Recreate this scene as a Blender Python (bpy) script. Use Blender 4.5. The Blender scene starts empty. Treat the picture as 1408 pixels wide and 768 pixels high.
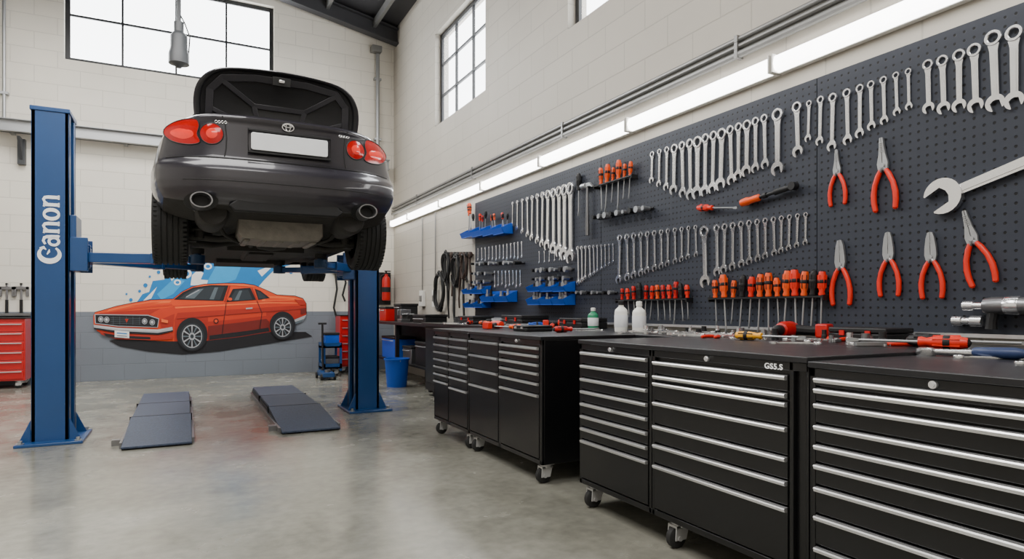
import bpy, bmesh, math, random
from math import sin, cos, pi, radians
from mathutils import Matrix, Vector
random.seed(4)
S = bpy.context.scene
COL = S.collection

# ------------------------------------------------------------------ survey helpers
YAW = radians(27.2); FL = 873.0; EYE = 1.2; HZ = 425.0
def ray(px):
    r = (px-704)/FL
    return (sin(YAW)+r*cos(YAW), cos(YAW)-r*sin(YAW))
def rw(px, py, X=3.72):
    a, b = ray(px); t = X/a
    return (t*b, EYE+(HZ-py)*t/FL)
def bw(px, py, Y=12.6):
    a, b = ray(px); t = Y/b
    return (t*a, EYE+(HZ-py)*t/FL)
def fl(px, py, z=0.0):
    t = FL*(EYE-z)/(py-HZ); a, b = ray(px)
    return (t*a, t*b)
ZT = 1.015
def zt_at(x, y): return 1.0 if (x < 2.95 and y < 1.66) else ZT
def bench(px, x):
    a, b = ray(px); y = x*b/a
    return x, y

# ------------------------------------------------------------------ materials
def nodes(name):
    m = bpy.data.materials.new(name); m.use_nodes = True
    nt = m.node_tree; b = nt.nodes['Principled BSDF']
    return m, nt, b
def pm(name, col, rough=.5, metal=0., var=.1, scale=8., bump=0., coat=0., emit=0., spec=.5, rv=.05):
    m, nt, b = nodes(name)
    tc = nt.nodes.new('ShaderNodeTexCoord'); n = nt.nodes.new('ShaderNodeTexNoise')
    n.inputs['Scale'].default_value = scale; n.inputs['Detail'].default_value = 5
    nt.links.new(tc.outputs['Object'], n.inputs['Vector'])
    mx = nt.nodes.new('ShaderNodeMix'); mx.data_type = 'RGBA'
    mx.inputs[6].default_value = (*[c*(1-var) for c in col], 1)
    mx.inputs[7].default_value = (*[min(1, c*(1+var)) for c in col], 1)
    nt.links.new(n.outputs['Fac'], mx.inputs[0]); nt.links.new(mx.outputs[2], b.inputs['Base Color'])
    mr = nt.nodes.new('ShaderNodeMapRange')
    mr.inputs['To Min'].default_value = max(0, rough-rv); mr.inputs['To Max'].default_value = min(1, rough+rv)
    nt.links.new(n.outputs['Fac'], mr.inputs['Value']); nt.links.new(mr.outputs[0], b.inputs['Roughness'])
    b.inputs['Metallic'].default_value = metal
    b.inputs['Coat Weight'].default_value = coat
    b.inputs['Coat Roughness'].default_value = .05
    b.inputs['Specular IOR Level'].default_value = spec
    if bump:
        bp = nt.nodes.new('ShaderNodeBump'); bp.inputs['Strength'].default_value = bump; bp.inputs['Distance'].default_value = .01
        nt.links.new(n.outputs['Fac'], bp.inputs['Height']); nt.links.new(bp.outputs[0], b.inputs['Normal'])
    if emit:
        nt.links.new(mx.outputs[2], b.inputs['Emission Color']); b.inputs['Emission Strength'].default_value = emit
    return m

def block_wall(name, col, axis, band=None, bw_=.62, bh=.27):
    m, nt, b = nodes(name); N = nt.nodes.new; L = nt.links.new
    tc = N('ShaderNodeTexCoord'); sp = N('ShaderNodeSeparateXYZ'); L(tc.outputs['Object'], sp.inputs[0])
    cb = N('ShaderNodeCombineXYZ'); L(sp.outputs[axis], cb.inputs[0]); L(sp.outputs[2], cb.inputs[1])
    br = N('ShaderNodeTexBrick'); L(cb.outputs[0], br.inputs['Vector'])
    br.inputs['Scale'].default_value = 1; br.inputs['Brick Width'].default_value = bw_; br.inputs['Row Height'].default_value = bh
    br.inputs['Mortar Size'].default_value = .007; br.inputs['Mortar Smooth'].default_value = .3
    br.inputs['Color1'].default_value = (*col, 1); br.inputs['Color2'].default_value = (*[c*.955 for c in col], 1)
    br.inputs['Mortar'].default_value = (*[c*.82 for c in col], 1)
    no = N('ShaderNodeTexNoise'); no.inputs['Scale'].default_value = 1.2; no.inputs['Detail'].default_value = 8; L(tc.outputs['Object'], no.inputs['Vector'])
    mul = N('ShaderNodeMix'); mul.data_type = 'RGBA'; mul.blend_type = 'MULTIPLY'; mul.inputs[0].default_value = 1
    cr = N('ShaderNodeMapRange'); cr.inputs['To Min'].default_value = .88; cr.inputs['To Max'].default_value = 1.07
    L(no.outputs['Fac'], cr.inputs['Value']); L(cr.outputs[0], mul.inputs[7])
    src = br.outputs['Color']
    if band:
        lt = N('ShaderNodeMath'); lt.operation = 'LESS_THAN'; lt.inputs[1].default_value = band[0]; L(sp.outputs[2], lt.inputs[0])
        br2 = N('ShaderNodeTexBrick'); L(cb.outputs[0], br2.inputs['Vector'])
        for k in ('Scale', 'Brick Width', 'Row Height', 'Mortar Size', 'Mortar Smooth'): br2.inputs[k].default_value = br.inputs[k].default_value
        c = band[1]; br2.inputs['Color1'].default_value = (*c, 1); br2.inputs['Color2'].default_value = (*[k*.96 for k in c], 1); br2.inputs['Mortar'].default_value = (*[k*.88 for k in c], 1)
        mb_ = N('ShaderNodeMix'); mb_.data_type = 'RGBA'; L(lt.outputs[0], mb_.inputs[0]); L(src, mb_.inputs[6]); L(br2.outputs['Color'], mb_.inputs[7]); src = mb_.outputs[2]
    L(src, mul.inputs[6]); L(mul.outputs[2], b.inputs['Base Color'])
    b.inputs['Roughness'].default_value = .6
    n2 = N('ShaderNodeTexNoise'); n2.inputs['Scale'].default_value = 60; L(tc.outputs['Object'], n2.inputs['Vector'])
    sub = N('ShaderNodeMath'); sub.operation = 'MULTIPLY_ADD'; sub.inputs[1].default_value = .15; L(n2.outputs['Fac'], sub.inputs[0])
    inv = N('ShaderNodeMath'); inv.operation = 'SUBTRACT'; inv.inputs[0].default_value = 1; L(br.outputs['Fac'], inv.inputs[1]); L(inv.outputs[0], sub.inputs[2])
    bp = N('ShaderNodeBump'); bp.inputs['Strength'].default_value = .45; bp.inputs['Distance'].default_value = .009
    L(sub.outputs[0], bp.inputs['Height']); L(bp.outputs[0], b.inputs['Normal'])
    return m

def floor_mat():
    m, nt, b = nodes('concrete_floor'); N = nt.nodes.new; L = nt.links.new
    tc = N('ShaderNodeTexCoord')
    def noise(s, d=8, dist=0):
        n = N('ShaderNodeTexNoise'); n.inputs['Scale'].default_value = s; n.inputs['Detail'].default_value = d; n.inputs['Distortion'].default_value = dist; L(tc.outputs['Object'], n.inputs['Vector']); return n
    a = noise(.5, 10, .5); c = noise(2.2, 14, .2); d = noise(70, 3); e = noise(14, 10); st = noise(.9, 6, 1.5)
    r = N('ShaderNodeValToRGB'); r.color_ramp.elements[0].position = .3; r.color_ramp.elements[1].position = .72
    r.color_ramp.elements[0].color = (.19, .185, .152, 1); r.color_ramp.elements[1].color = (.325, .318, .272, 1); L(a.outputs['Fac'], r.inputs[0])
    mr = N('ShaderNodeMapRange'); mr.inputs['From Min'].default_value = .3; mr.inputs['From Max'].default_value = .7; mr.inputs['To Min'].default_value = .84; mr.inputs['To Max'].default_value = 1.12; L(c.outputs['Fac'], mr.inputs['Value'])
    mx = N('ShaderNodeMix'); mx.data_type = 'RGBA'; mx.blend_type = 'MULTIPLY'; mx.inputs[0].default_value = 1; L(r.outputs[0], mx.inputs[6]); L(mr.outputs[0], mx.inputs[7])
    me_ = N('ShaderNodeMapRange'); me_.inputs['From Min'].default_value = .3; me_.inputs['From Max'].default_value = .7; me_.inputs['To Min'].default_value = .86; me_.inputs['To Max'].default_value = 1.12; L(e.outputs['Fac'], me_.inputs['Value'])
    m2 = N('ShaderNodeMix'); m2.data_type = 'RGBA'; m2.blend_type = 'MULTIPLY'; m2.inputs[0].default_value = 1; L(mx.outputs[2], m2.inputs[6]); L(me_.outputs[0], m2.inputs[7])
    ms = N('ShaderNodeMapRange'); ms.inputs['From Min'].default_value = .62; ms.inputs['From Max'].default_value = .72; ms.inputs['To Min'].default_value = 1; ms.inputs['To Max'].default_value = .8; L(st.outputs['Fac'], ms.inputs['Value'])
    m4 = N('ShaderNodeMix'); m4.data_type = 'RGBA'; m4.blend_type = 'MULTIPLY'; m4.inputs[0].default_value = 1; L(m2.outputs[2], m4.inputs[6]); L(ms.outputs[0], m4.inputs[7])
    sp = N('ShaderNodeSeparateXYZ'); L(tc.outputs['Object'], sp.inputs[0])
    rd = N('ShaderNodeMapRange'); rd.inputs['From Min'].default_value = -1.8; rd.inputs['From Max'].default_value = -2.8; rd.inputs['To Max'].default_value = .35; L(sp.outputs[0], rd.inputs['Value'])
    m3 = N('ShaderNodeMix'); m3.data_type = 'RGBA'; m3.inputs[7].default_value = (.22, .12, .10, 1); L(rd.outputs[0], m3.inputs[0]); L(m4.outputs[2], m3.inputs[6])  # red reflection towards the left, painted into the floor colour
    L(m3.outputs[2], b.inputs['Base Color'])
    rr = N('ShaderNodeMapRange'); rr.inputs['From Min'].default_value = .3; rr.inputs['From Max'].default_value = .7; rr.inputs['To Min'].default_value = .12; rr.inputs['To Max'].default_value = .30; L(c.outputs['Fac'], rr.inputs['Value']); L(rr.outputs[0], b.inputs['Roughness'])
    b.inputs['Specular IOR Level'].default_value = .6
    bp = N('ShaderNodeBump'); bp.inputs['Strength'].default_value = .04; bp.inputs['Distance'].default_value = .01; L(d.outputs['Fac'], bp.inputs['Height']); L(bp.outputs[0], b.inputs['Normal'])
    return m

def peg_mat():
    m, nt, b = nodes('pegboard_slate'); N = nt.nodes.new; L = nt.links.new
    tc = N('ShaderNodeTexCoord'); sp = N('ShaderNodeSeparateXYZ'); L(tc.outputs['Object'], sp.inputs[0])
    cb = N('ShaderNodeCombineXYZ'); L(sp.outputs[1], cb.inputs[0]); L(sp.outputs[2], cb.inputs[1])
    sc = N('ShaderNodeVectorMath'); sc.operation = 'SCALE'; sc.inputs['Scale'].default_value = 1/.048; L(cb.outputs[0], sc.inputs[0])
    fr = N('ShaderNodeVectorMath'); fr.operation = 'FRACTION'; L(sc.outputs[0], fr.inputs[0])
    sb = N('ShaderNodeVectorMath'); sb.operation = 'SUBTRACT'; sb.inputs[1].default_value = (.5, .5, 0); L(fr.outputs[0], sb.inputs[0])
    ln = N('ShaderNodeVectorMath'); ln.operation = 'LENGTH'; L(sb.outputs[0], ln.inputs[0])
    st = N('ShaderNodeMapRange'); st.inputs['From Min'].default_value = .14; st.inputs['From Max'].default_value = .18; L(ln.outputs['Value'], st.inputs['Value'])
    mx = N('ShaderNodeMix'); mx.data_type = 'RGBA'; mx.inputs[6].default_value = (.0015, .0015, .002, 1); mx.inputs[7].default_value = (.027, .032, .046, 1)
    L(st.outputs[0], mx.inputs[0]); L(mx.outputs[2], b.inputs['Base Color']); b.inputs['Roughness'].default_value = .55; b.inputs['Specular IOR Level'].default_value = .35
    bp = N('ShaderNodeBump'); bp.inputs['Strength'].default_value = .6; bp.inputs['Distance'].default_value = .006; L(st.outputs[0], bp.inputs['Height']); L(bp.outputs[0], b.inputs['Normal'])
    return m

M = {}
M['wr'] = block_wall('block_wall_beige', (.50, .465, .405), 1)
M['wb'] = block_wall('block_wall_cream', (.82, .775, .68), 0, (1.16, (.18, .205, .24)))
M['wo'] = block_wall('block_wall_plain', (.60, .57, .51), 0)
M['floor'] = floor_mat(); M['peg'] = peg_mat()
M['roof'] = pm('dark_roof_deck', (.05, .05, .055), .6, .2)
M['steel'] = pm('galvanised_steel', (.40, .41, .42), .4, .8, .08, 6)
M['conduit'] = pm('grey_conduit', (.22, .22, .215), .4, .5)
M['frame'] = pm('black_window_frame', (.012, .013, .016), .45)
M['tube'] = pm('fluorescent_glow', (1, .98, .93), .4, emit=11)
M['fixture'] = pm('fixture_white', (.75, .74, .70), .4)
M['black'] = pm('cabinet_black', (.0045, .0047, .0055), .30, 0, .2, 6, coat=.12, spec=.4)
M['blackm'] = pm('matte_black', (.009, .009, .010), .5, 0, .25, 14, spec=.4)
M['bench'] = pm('bench_black_top', (.012, .012, .014), .36, 0, .4, 6, spec=.4)
M['alu'] = pm('brushed_aluminium', (.80, .80, .81), .30, .85, .03, 3, rv=.02)
M['chrome'] = pm('tool_chrome', (.86, .86, .87), .22, .95, .03, 3, rv=.02)
M['chromed'] = pm('tool_steel_dark', (.24, .24, .25), .33, .85, .08, 6, rv=.02)
M['castm'] = pm('caster_bracket_zinc', (.55, .55, .55), .35, .4, .08, 6)
M['hoist'] = pm('hoist_dark_grey', (.045, .048, .052), .5, .1, .1, 6)
M['blue'] = pm('lift_blue', (.007, .062, .21), .36, 0, .12, 3, coat=.3)
M['blued'] = pm('lift_blue_dark', (.008, .04, .11), .45, 0, .2, 4)
M['bluep'] = pm('bright_blue_plastic', (.003, .085, .50), .4)
M['white'] = pm('white_paint', (.95, .95, .95), .5, var=.03, emit=.15)
M['red'] = pm('tool_red', (.55, .006, .004), .38, var=.12)
M['orange'] = pm('tool_orange', (.82, .085, .004), .4, var=.1)
M['orred'] = pm('grip_red_orange', (.74, .020, .003), .36, var=.08)
M['yellow'] = pm('tool_yellow', (.85, .38, .006), .4)
M['chest'] = pm('chest_red', (.52, .004, .006), .32, coat=.4)
M['rub'] = pm('rubber', (.014, .014, .014), .7, 0, .3, 30, bump=.2)
M['paint'] = pm('charcoal_car_paint', (.021, .019, .026), .30, .25, .06, 3, coat=.7)
M['under'] = pm('underbody_grime', (.026, .024, .022), .75, .1, .5, 12, bump=.5)
M['shield'] = pm('heat_shield_metal', (.20, .185, .16), .5, .5, .35, 14, bump=.8)
M['liner'] = pm('lid_liner', (.011, .011, .013), .45, 0, .25, 10)
M['linerb'] = pm('lid_brace', (.030, .029, .035), .4, .1, .15, 10)
M['glass'] = pm('car_glass', (.01, .012, .014), .06, 0, coat=1)
M['plate'] = pm('blank_plate', (.78, .80, .82), .4, 0, .05, 10)
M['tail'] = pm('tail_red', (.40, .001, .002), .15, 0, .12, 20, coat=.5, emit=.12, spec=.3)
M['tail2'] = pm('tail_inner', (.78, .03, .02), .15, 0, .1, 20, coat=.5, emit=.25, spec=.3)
M['rim'] = pm('rim_silver', (.45, .45, .47), .3, .8)
M['ramp'] = pm('ramp_speckle', (.045, .062, .105), .55, 0, .85, 60, bump=.3, spec=.35)
M['brown'] = pm('brown_cord', (.045, .025, .018), .7)
M['botw'] = pm('bottle_white', (.85, .85, .80), .35)
M['green'] = pm('bottle_green', (.02, .25, .12), .4)
M['navy'] = pm('navy_grip', (.02, .04, .12), .4)
def thin_glass():
    m = bpy.data.materials.new('frosted_window_glass'); m.use_nodes = True; nt = m.node_tree; nt.nodes.clear()
    o = nt.nodes.new('ShaderNodeOutputMaterial'); t = nt.nodes.new('ShaderNodeBsdfTransparent'); g = nt.nodes.new('ShaderNodeBsdfGlossy'); mx = nt.nodes.new('ShaderNodeMixShader')
    n = nt.nodes.new('ShaderNodeTexNoise'); n.inputs['Scale'].default_value = 1.5
    mr = nt.nodes.new('ShaderNodeMapRange'); mr.inputs['To Min'].default_value = .03; mr.inputs['To Max'].default_value = .1
    nt.links.new(n.outputs['Fac'], mr.inputs['Value']); nt.links.new(mr.outputs[0], mx.inputs[0])
    nt.links.new(t.outputs[0], mx.inputs[1]); nt.links.new(g.outputs[0], mx.inputs[2]); nt.links.new(mx.outputs[0], o.inputs[0]); return m
M['pane'] = thin_glass()

# ------------------------------------------------------------------ mesh builder
class MB:
    def __init__(s): s.v = []; s.f = []; s.mi = []; s.M = Matrix.Identity(4)
    def add(s, vs, fs, m=0):
        o = len(s.v); s.v += [tuple(s.M @ Vector(p)) for p in vs]
        for f in fs: s.f.append(tuple(o+i for i in f)); s.mi.append(m)
        return s
    def box(s, x0, x1, y0, y1, z0, z1, m=0):
        return s.add([(x0,y0,z0),(x1,y0,z0),(x1,y1,z0),(x0,y1,z0),(x0,y0,z1),(x1,y0,z1),(x1,y1,z1),(x0,y1,z1)],
              [(0,3,2,1),(4,5,6,7),(0,1,5,4),(1,2,6,5),(2,3,7,6),(3,0,4,7)], m)
    def prism(s, poly, a, b, axis='y', m=0):
        n = len(poly)
        def P(p, d): return (p[0], d, p[1]) if axis == 'y' else ((d, p[0], p[1]) if axis == 'x' else (p[0], p[1], d))
        vs = [P(p, a) for p in poly]+[P(p, b) for p in poly]
        fs = [tuple(range(n)), tuple(range(2*n-1, n-1, -1))]+[(i, (i+1) % n, n+(i+1) % n, n+i) for i in range(n)]
        return s.add(vs, fs, m)
    def tube(s, pts, r, n=10, m=0, closed=False, caps=True):
        pts = [Vector(p) for p in pts]; k = len(pts); rs = r if isinstance(r, (list, tuple)) else [r]*k
        vs = []; fs = []; up = None
        for i, p in enumerate(pts):
            if closed: t = pts[(i+1) % k]-pts[i-1]
            else: t = pts[min(i+1, k-1)]-pts[max(i-1, 0)]
            t = t.normalized() if t.length > 1e-9 else Vector((0, 0, 1))
            if up is None:
                up = Vector((0, 0, 1)) if abs(t.z) < .9 else Vector((1, 0, 0))
            up = (up-t*up.dot(t)).normalized(); w = t.cross(up)
            for j in range(n):
                a = 2*pi*j/n; vs.append(p+(up*cos(a)+w*sin(a))*rs[i])
        for i in range(k if closed else k-1):
            i2 = (i+1) % k
            for j in range(n): fs.append((i*n+j, i*n+(j+1) % n, i2*n+(j+1) % n, i2*n+j))
        if caps and not closed: fs += [tuple(range(n)), tuple(range((k-1)*n+n-1, (k-1)*n-1, -1))]
        return s.add([tuple(v) for v in vs], fs, m)
    def cyl(s, p0, p1, r0, r1=None, n=16, m=0):
        return s.tube([p0, p1], [r0, r0 if r1 is None else r1], n, m)
    def lathe(s, prof, axis='z', n=24, m=0, c=(0, 0, 0)):
        k = len(prof); vs = []; fs = []
        for r, h in prof:
            r = max(r, 1e-4)
            for j in range(n):
                a = 2*pi*j/n; q = (r*cos(a), r*sin(a))
                p = (q[0], q[1], h) if axis == 'z' else ((h, q[0], q[1]) if axis == 'x' else (q[0], h, q[1]))
                vs.append((p[0]+c[0], p[1]+c[1], p[2]+c[2]))
        for i in range(k-1):
            for j in range(n): fs.append((i*n+j, i*n+(j+1) % n, (i+1)*n+(j+1) % n, (i+1)*n+j))
        fs += [tuple(range(n)), tuple(range((k-1)*n+n-1, (k-1)*n-1, -1))]
        return s.add(vs, fs, m)
    def ring(s, c, R, r, axis='y', n=24, m=0, k=8):
        pts = []
        for i in range(n):
            a = 2*pi*i/n
            d = (R*cos(a), 0, R*sin(a)) if axis == 'y' else ((0, R*cos(a), R*sin(a)) if axis == 'x' else (R*cos(a), R*sin(a), 0))
            pts.append((c[0]+d[0], c[1]+d[1], c[2]+d[2]))
        return s.tube(pts, r, k, m, closed=True)
    def mesh(s, name, mats, angle=35):
        me = bpy.data.meshes.new(name); me.from_pydata(s.v, [], s.f)
        for k in mats: me.materials.append(M[k] if isinstance(k, str) else k)
        me.polygons.foreach_set('material_index', s.mi)
        bm = bmesh.new(); bm.from_mesh(me); bmesh.ops.recalc_face_normals(bm, faces=bm.faces); bm.to_mesh(me); bm.free()
        me.polygons.foreach_set('use_smooth', [True]*len(me.polygons)); me.set_sharp_from_angle(angle=radians(angle))
        me.update(); return me
    def recentre(s, base=None):
        xs = list(zip(*s.v)); c = Vector([(min(a)+max(a))/2 for a in xs])
        if base == 'bottom': c.z = min(xs[2])
        s.v = [tuple(Vector(v)-c) for v in s.v]; return c

def setp(o, label=None, cat=None, group=None, kind=None):
    if label: o['label'] = label
    if cat: o['category'] = cat
    if group: o['group'] = group
    if kind: o['kind'] = kind
    return o
def bevel(o, w, seg=2):
    md = o.modifiers.new('bevel', 'BEVEL'); md.width = w; md.segments = seg; md.limit_method = 'ANGLE'; md.angle_limit = radians(40)
def thing(name, loc, label, cat, group=None, rot=(0, 0, 0)):
    e = bpy.data.objects.new(name, None); e.empty_display_size = .05; e.location = loc; e.rotation_euler = rot; COL.objects.link(e)
    return setp(e, label, cat, group)
def part(mb, name, mats, parent, world=True, bev=0, label=None, org=None, angle=35):
    c = mb.recentre(); o = bpy.data.objects.new(name, mb.mesh(name, mats, angle)); COL.objects.link(o)
    o.parent = parent
    if world: 
        q = parent; off = Vector((0, 0, 0))
        while q: off += q.location; q = q.parent
        o.location = c-off
    else: o.location = c
    if bev: bevel(o, bev)
    if label: o['label'] = label
    return o
def solo(mb, name, mats, label, cat, group=None, kind=None, bev=0, base='bottom', keep=False, angle=35):
    c = Vector((0, 0, 0)) if keep else mb.recentre(base)
    o = bpy.data.objects.new(name, mb.mesh(name, mats, angle)); COL.objects.link(o); o.location = c
    if bev: bevel(o, bev)
    return setp(o, label, cat, group, kind)
def struct(mb, name, mats, label=None):
    o = bpy.data.objects.new(name, mb.mesh(name, mats)); COL.objects.link(o); o['kind'] = 'structure'
    if label: o['label'] = label
    return o

def text_part(s, mat, Mx, w, h, parent, ext=.002, name='lettering', bold=.0):
    cu = bpy.data.curves.new(name, 'FONT'); cu.body = s; cu.extrude = ext; cu.offset = bold; cu.space_character = 1.08
    t = bpy.data.objects.new(name, cu); COL.objects.link(t); bpy.context.view_layer.update()
    me = bpy.data.meshes.new_from_object(t.evaluated_get(bpy.context.evaluated_depsgraph_get()))
    bpy.data.objects.remove(t)
    xs = [v.co.x for v in me.vertices]; ys = [v.co.y for v in me.vertices]
    sx = w/(max(xs)-min(xs)); sy = h/(max(ys)-min(ys)); cx = (max(xs)+min(xs))/2; cy = (max(ys)+min(ys))/2
    for v in me.vertices: v.co = Vector(((v.co.x-cx)*sx, (v.co.y-cy)*sy, v.co.z))
    me.materials.clear(); me.materials.append(M[mat])
    o = bpy.data.objects.new(name, me); COL.objects.link(o); o.parent = parent
    o.matrix_local = Matrix.Translation(-parent.location) @ Mx
    return o

# ------------------------------------------------------------------ room
XR = 3.77; YB = 12.6; XL = -6.0; YF = -3.0
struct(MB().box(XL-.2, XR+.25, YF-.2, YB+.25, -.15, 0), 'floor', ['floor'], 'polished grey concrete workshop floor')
def holed(axis, c0, c1, a0, a1, z0, z1, holes):
    mb = MB(); A = sorted({a0, a1, *[h[0] for h in holes], *[h[1] for h in holes]}); Z = sorted({z0, z1, *[h[2] for h in holes], *[h[3] for h in holes]})
    for i in range(len(A)-1):
        for j in range(len(Z)-1):
            ca = (A[i]+A[i+1])/2; cz = (Z[j]+Z[j+1])/2
            if any(h[0] < ca < h[1] and h[2] < cz < h[3] for h in holes): continue
            if axis == 'x': mb.box(c0, c1, A[i], A[i+1], Z[j], Z[j+1])
            else: mb.box(A[i], A[i+1], c0, c1, Z[j], Z[j+1])
    return mb
wb = (-1.77, 1.47, 5.3, 6.86); wr1 = (8.16, 10.2, 4.3, 5.87); wr2 = (3.9, 5.98, 4.3, 5.87)
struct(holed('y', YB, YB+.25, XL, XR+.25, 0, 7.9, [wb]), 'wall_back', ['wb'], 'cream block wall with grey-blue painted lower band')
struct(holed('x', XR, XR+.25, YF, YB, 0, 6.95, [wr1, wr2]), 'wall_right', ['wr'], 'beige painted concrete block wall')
struct(MB().box(XL-.2, XL, YF, YB, 0, 7), 'wall_left', ['wo'])
struct(MB().box(XL, XR, YF-.2, YF, 0, 7.9), 'wall_front', ['wo'])
xr = -1.1; zr = 6.85+.19*(XR-xr)
mb = MB()
mb.prism([(XR+.3, 6.8), (xr, zr), (XL-.3, zr-.19*(xr-XL+.3)), (XL-.3, zr-.19*(xr-XL+.3)+.15), (xr, zr+.15), (XR+.3, 6.95)], YF-.2, YB+.3, 'y', 0)
struct(mb, 'ceiling', ['roof'], 'dark sloped metal roof deck')
for i, yb_ in enumerate([12.35, 9.3, 6.3]):
    g = MB()
    for dz, w in ((-.30, .09), (-.02, .09)):
        g.prism([(XR, 6.78+dz), (xr, zr-.04+dz), (xr, zr-.01+dz), (XR, 6.81+dz)], yb_-w, yb_+w, 'y')
    g.prism([(XR, 6.5), (xr, zr-.32), (xr, zr-.04), (XR, 6.78)], yb_-.012, yb_+.012, 'y')
    struct(g, 'trim_%d' % (i+1), ['roof'], 'dark steel roof beam')
for i, xx in enumerate([3.3, 2.4, 1.5, .4]):
    zz = 6.8+.19*(XR-xx)
    struct(MB().box(xx-.03, xx+.03, YF, YB, zz-.16, zz-.01), 'trim_%d' % (i+4), ['conduit'], 'steel roof purlin')

def window(idx, axis, c, a0, a1, z0, z1, nc, nr):
    e = bpy.data.objects.new('window_%d' % idx, None); COL.objects.link(e); e['kind'] = 'structure'; e['label'] = 'black steel framed multi-pane window with bright daylight'
    e.location = (c, (a0+a1)/2, z0) if axis == 'x' else ((a0+a1)/2, c, z0)
    fr = MB(); gl = MB()
    def bx(m, p0, p1, q0, q1, d0, d1):
        if axis == 'x': m.box(d0, d1, p0, p1, q0, q1)
        else: m.box(p0, p1, d0, d1, q0, q1)
    for i in range(nc+1):
        x = a0+(a1-a0)*i/nc; w = .035 if i in (0, nc) else .016
        x = min(max(x, a0+w), a1-w); bx(fr, x-w, x+w, z0, z1, c+.10, c+.14)
    for j in range(nr+1):
        z = z0+(z1-z0)*j/nr; w = .035 if j in (0, nr) else .016
        z = min(max(z, z0+w), z1-w); bx(fr, a0, a1, z-w, z+w, c+.102, c+.138)
    bx(gl, a0, a1, z0, z1, c+.117, c+.123)
    part(fr, 'window_frame', ['frame'], e); part(gl, 'window_pane', ['pane'], e)
window(1, 'y', YB, *wb, 4, 2); window(2, 'x', XR, *wr1, 3, 3); window(3, 'x', XR, *wr2, 3, 3)

# conduits along the right wall
for i, (z, r) in enumerate([(3.245, .022), (3.19, .022), (3.13, .028)]):
    g = MB().cyl((XR-.04, -1, z), (XR-.04, 12.55, z), r, n=10)
    for y in [1, 3.5, 6, 8.5, 11]: g.box(XR-.07, XR-.004, y-.015, y+.015, z-r-.004, z+r+.004)
    solo(g, 'conduit_pipe', ['conduit'], 'grey metal conduit running along the block wall', 'pipe', 'wall conduits')
# back wall rail
g = MB(); z = 4.06
g.box(-5.9, 3.6, 12.36, 12.42, z-.10, z+.10); g.box(-5.9, 3.6, 12.28, 12.42, z+.085, z+.10); g.box(-5.9, 3.6, 12.28, 12.42, z-.10, z-.085)
for x in [-5, -3.9, -2.43, -.9, .6, 2.2, 3.4]: g.box(x-.03, x+.03, 12.42, 12.595, z-.1, z+.1)
solo(g, 'crane_rail', ['steel'], 'galvanised steel rail fixed across the block wall', 'rail', bev=.004)
g = MB(); x = bw(31, 200)[0]; g.box(x-.05, x+.05, 12.5, 12.595, 3.5, 3.9); g.prism([(12.3, 3.9), (12.51, 3.55), (12.51, 3.9)], x-.02, x+.02, 'x')
solo(g, 'wall_bracket', ['hoist'], 'grey steel bracket under the wall rail', 'bracket')
for px, z0, z1, r in [(7, 4.2, 7.0, .025), (518, 4.2, 6.3, .04)]:
    x = bw(px, 100)[0]; g = MB().cyl((x, 12.53, z0), (x, 12.53, z1), r, n=12)
    for z in (z0+.4, z1-.5): g.box(x-r-.03, x+r+.03, 12.5, 12.595, z-.02, z+.02)
    solo(g, 'conduit_pipe', ['steel'], 'vertical grey conduit on the cream block wall', 'pipe', 'vertical conduits')
g = MB().box(3.28, 3.48, 12.42, 12.595, 6.32, 6.44); solo(g, 'junction_box', ['conduit'], 'grey metal junction box below the roof', 'electrical box', bev=.01)
for px in (583, 601):
    y, z = rw(px, 410, XR); g = MB().box(XR-.06, XR-.003, y-.09, y+.09, z-.14, z+.14, 0); g.box(XR-.075, XR-.058, y-.05, y+.05, z-.05, z+.05, 1)
    g.cyl((XR-.03, y, z+.13), (XR-.03, y, 2.83), .012, n=8, m=1)
    solo(g, 'wall_socket', ['fixture', 'conduit'], 'white electrical socket box on the block wall', 'electrical box', 'wall sockets', bev=.005)

# light strips
ys = [-.15+1.65*i for i in range(8)]
for y in ys[::-1]:
    y1 = min(y+1.63, 12.5)
    t = thing('fluorescent_light', (XR-.05, (y+y1)/2, 2.86), 'long white fluorescent strip light mounted on the wall', 'light', 'wall strip lights')
    part(MB().box(XR-.05, XR-.003, y, y1, 2.86, 2.99), 'housing', ['fixture'], t, bev=.004)
    g = MB(); g.prism([(XR-.05, 2.865), (XR-.10, 2.875), (XR-.115, 2.925), (XR-.10, 2.975), (XR-.05, 2.985)], y+.012, y1-.012, 'y')
    part(g, 'lamp_tube', ['tube'], t, bev=.006)
    for yy in (y, y1-.012): part(MB().box(XR-.12, XR-.05, yy, yy+.012, 2.86, 2.99), 'end_cap', ['fixture'], t, bev=.003)

# hanging hoist
a, b = ray(246); hx, hy = 9.74*a, 9.74*b
t = thing('hanging_hoist', (hx, hy, 4.9), 'dark grey hoist hanging from a steel pipe before the window', 'hoist')
part(MB().cyl((hx, hy, 5.5), (hx, hy, 7.5), .03, n=12).cyl((hx, hy, 6.1), (hx, hy, 6.2), .055, n=12).cyl((hx, hy, 5.45), (hx, hy, 5.6), .07, n=12), 'drop_pipe', ['hoist'], t)
part(MB().lathe([(.03, 5.48), (.09, 5.43), (.12, 5.38), (.12, 5.2), (.145, 5.1), (.145, 4.96), (.06, 4.93), (.03, 4.90)], c=(hx, hy, 0)), 'shroud', ['hoist'], t)
part(MB().tube([(hx+.13, hy, 5.1), (hx+.15, hy, 5.4), (hx+.08, hy, 5.6), (hx, hy, 5.75)], .010), 'cable', ['rub'], t)

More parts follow.
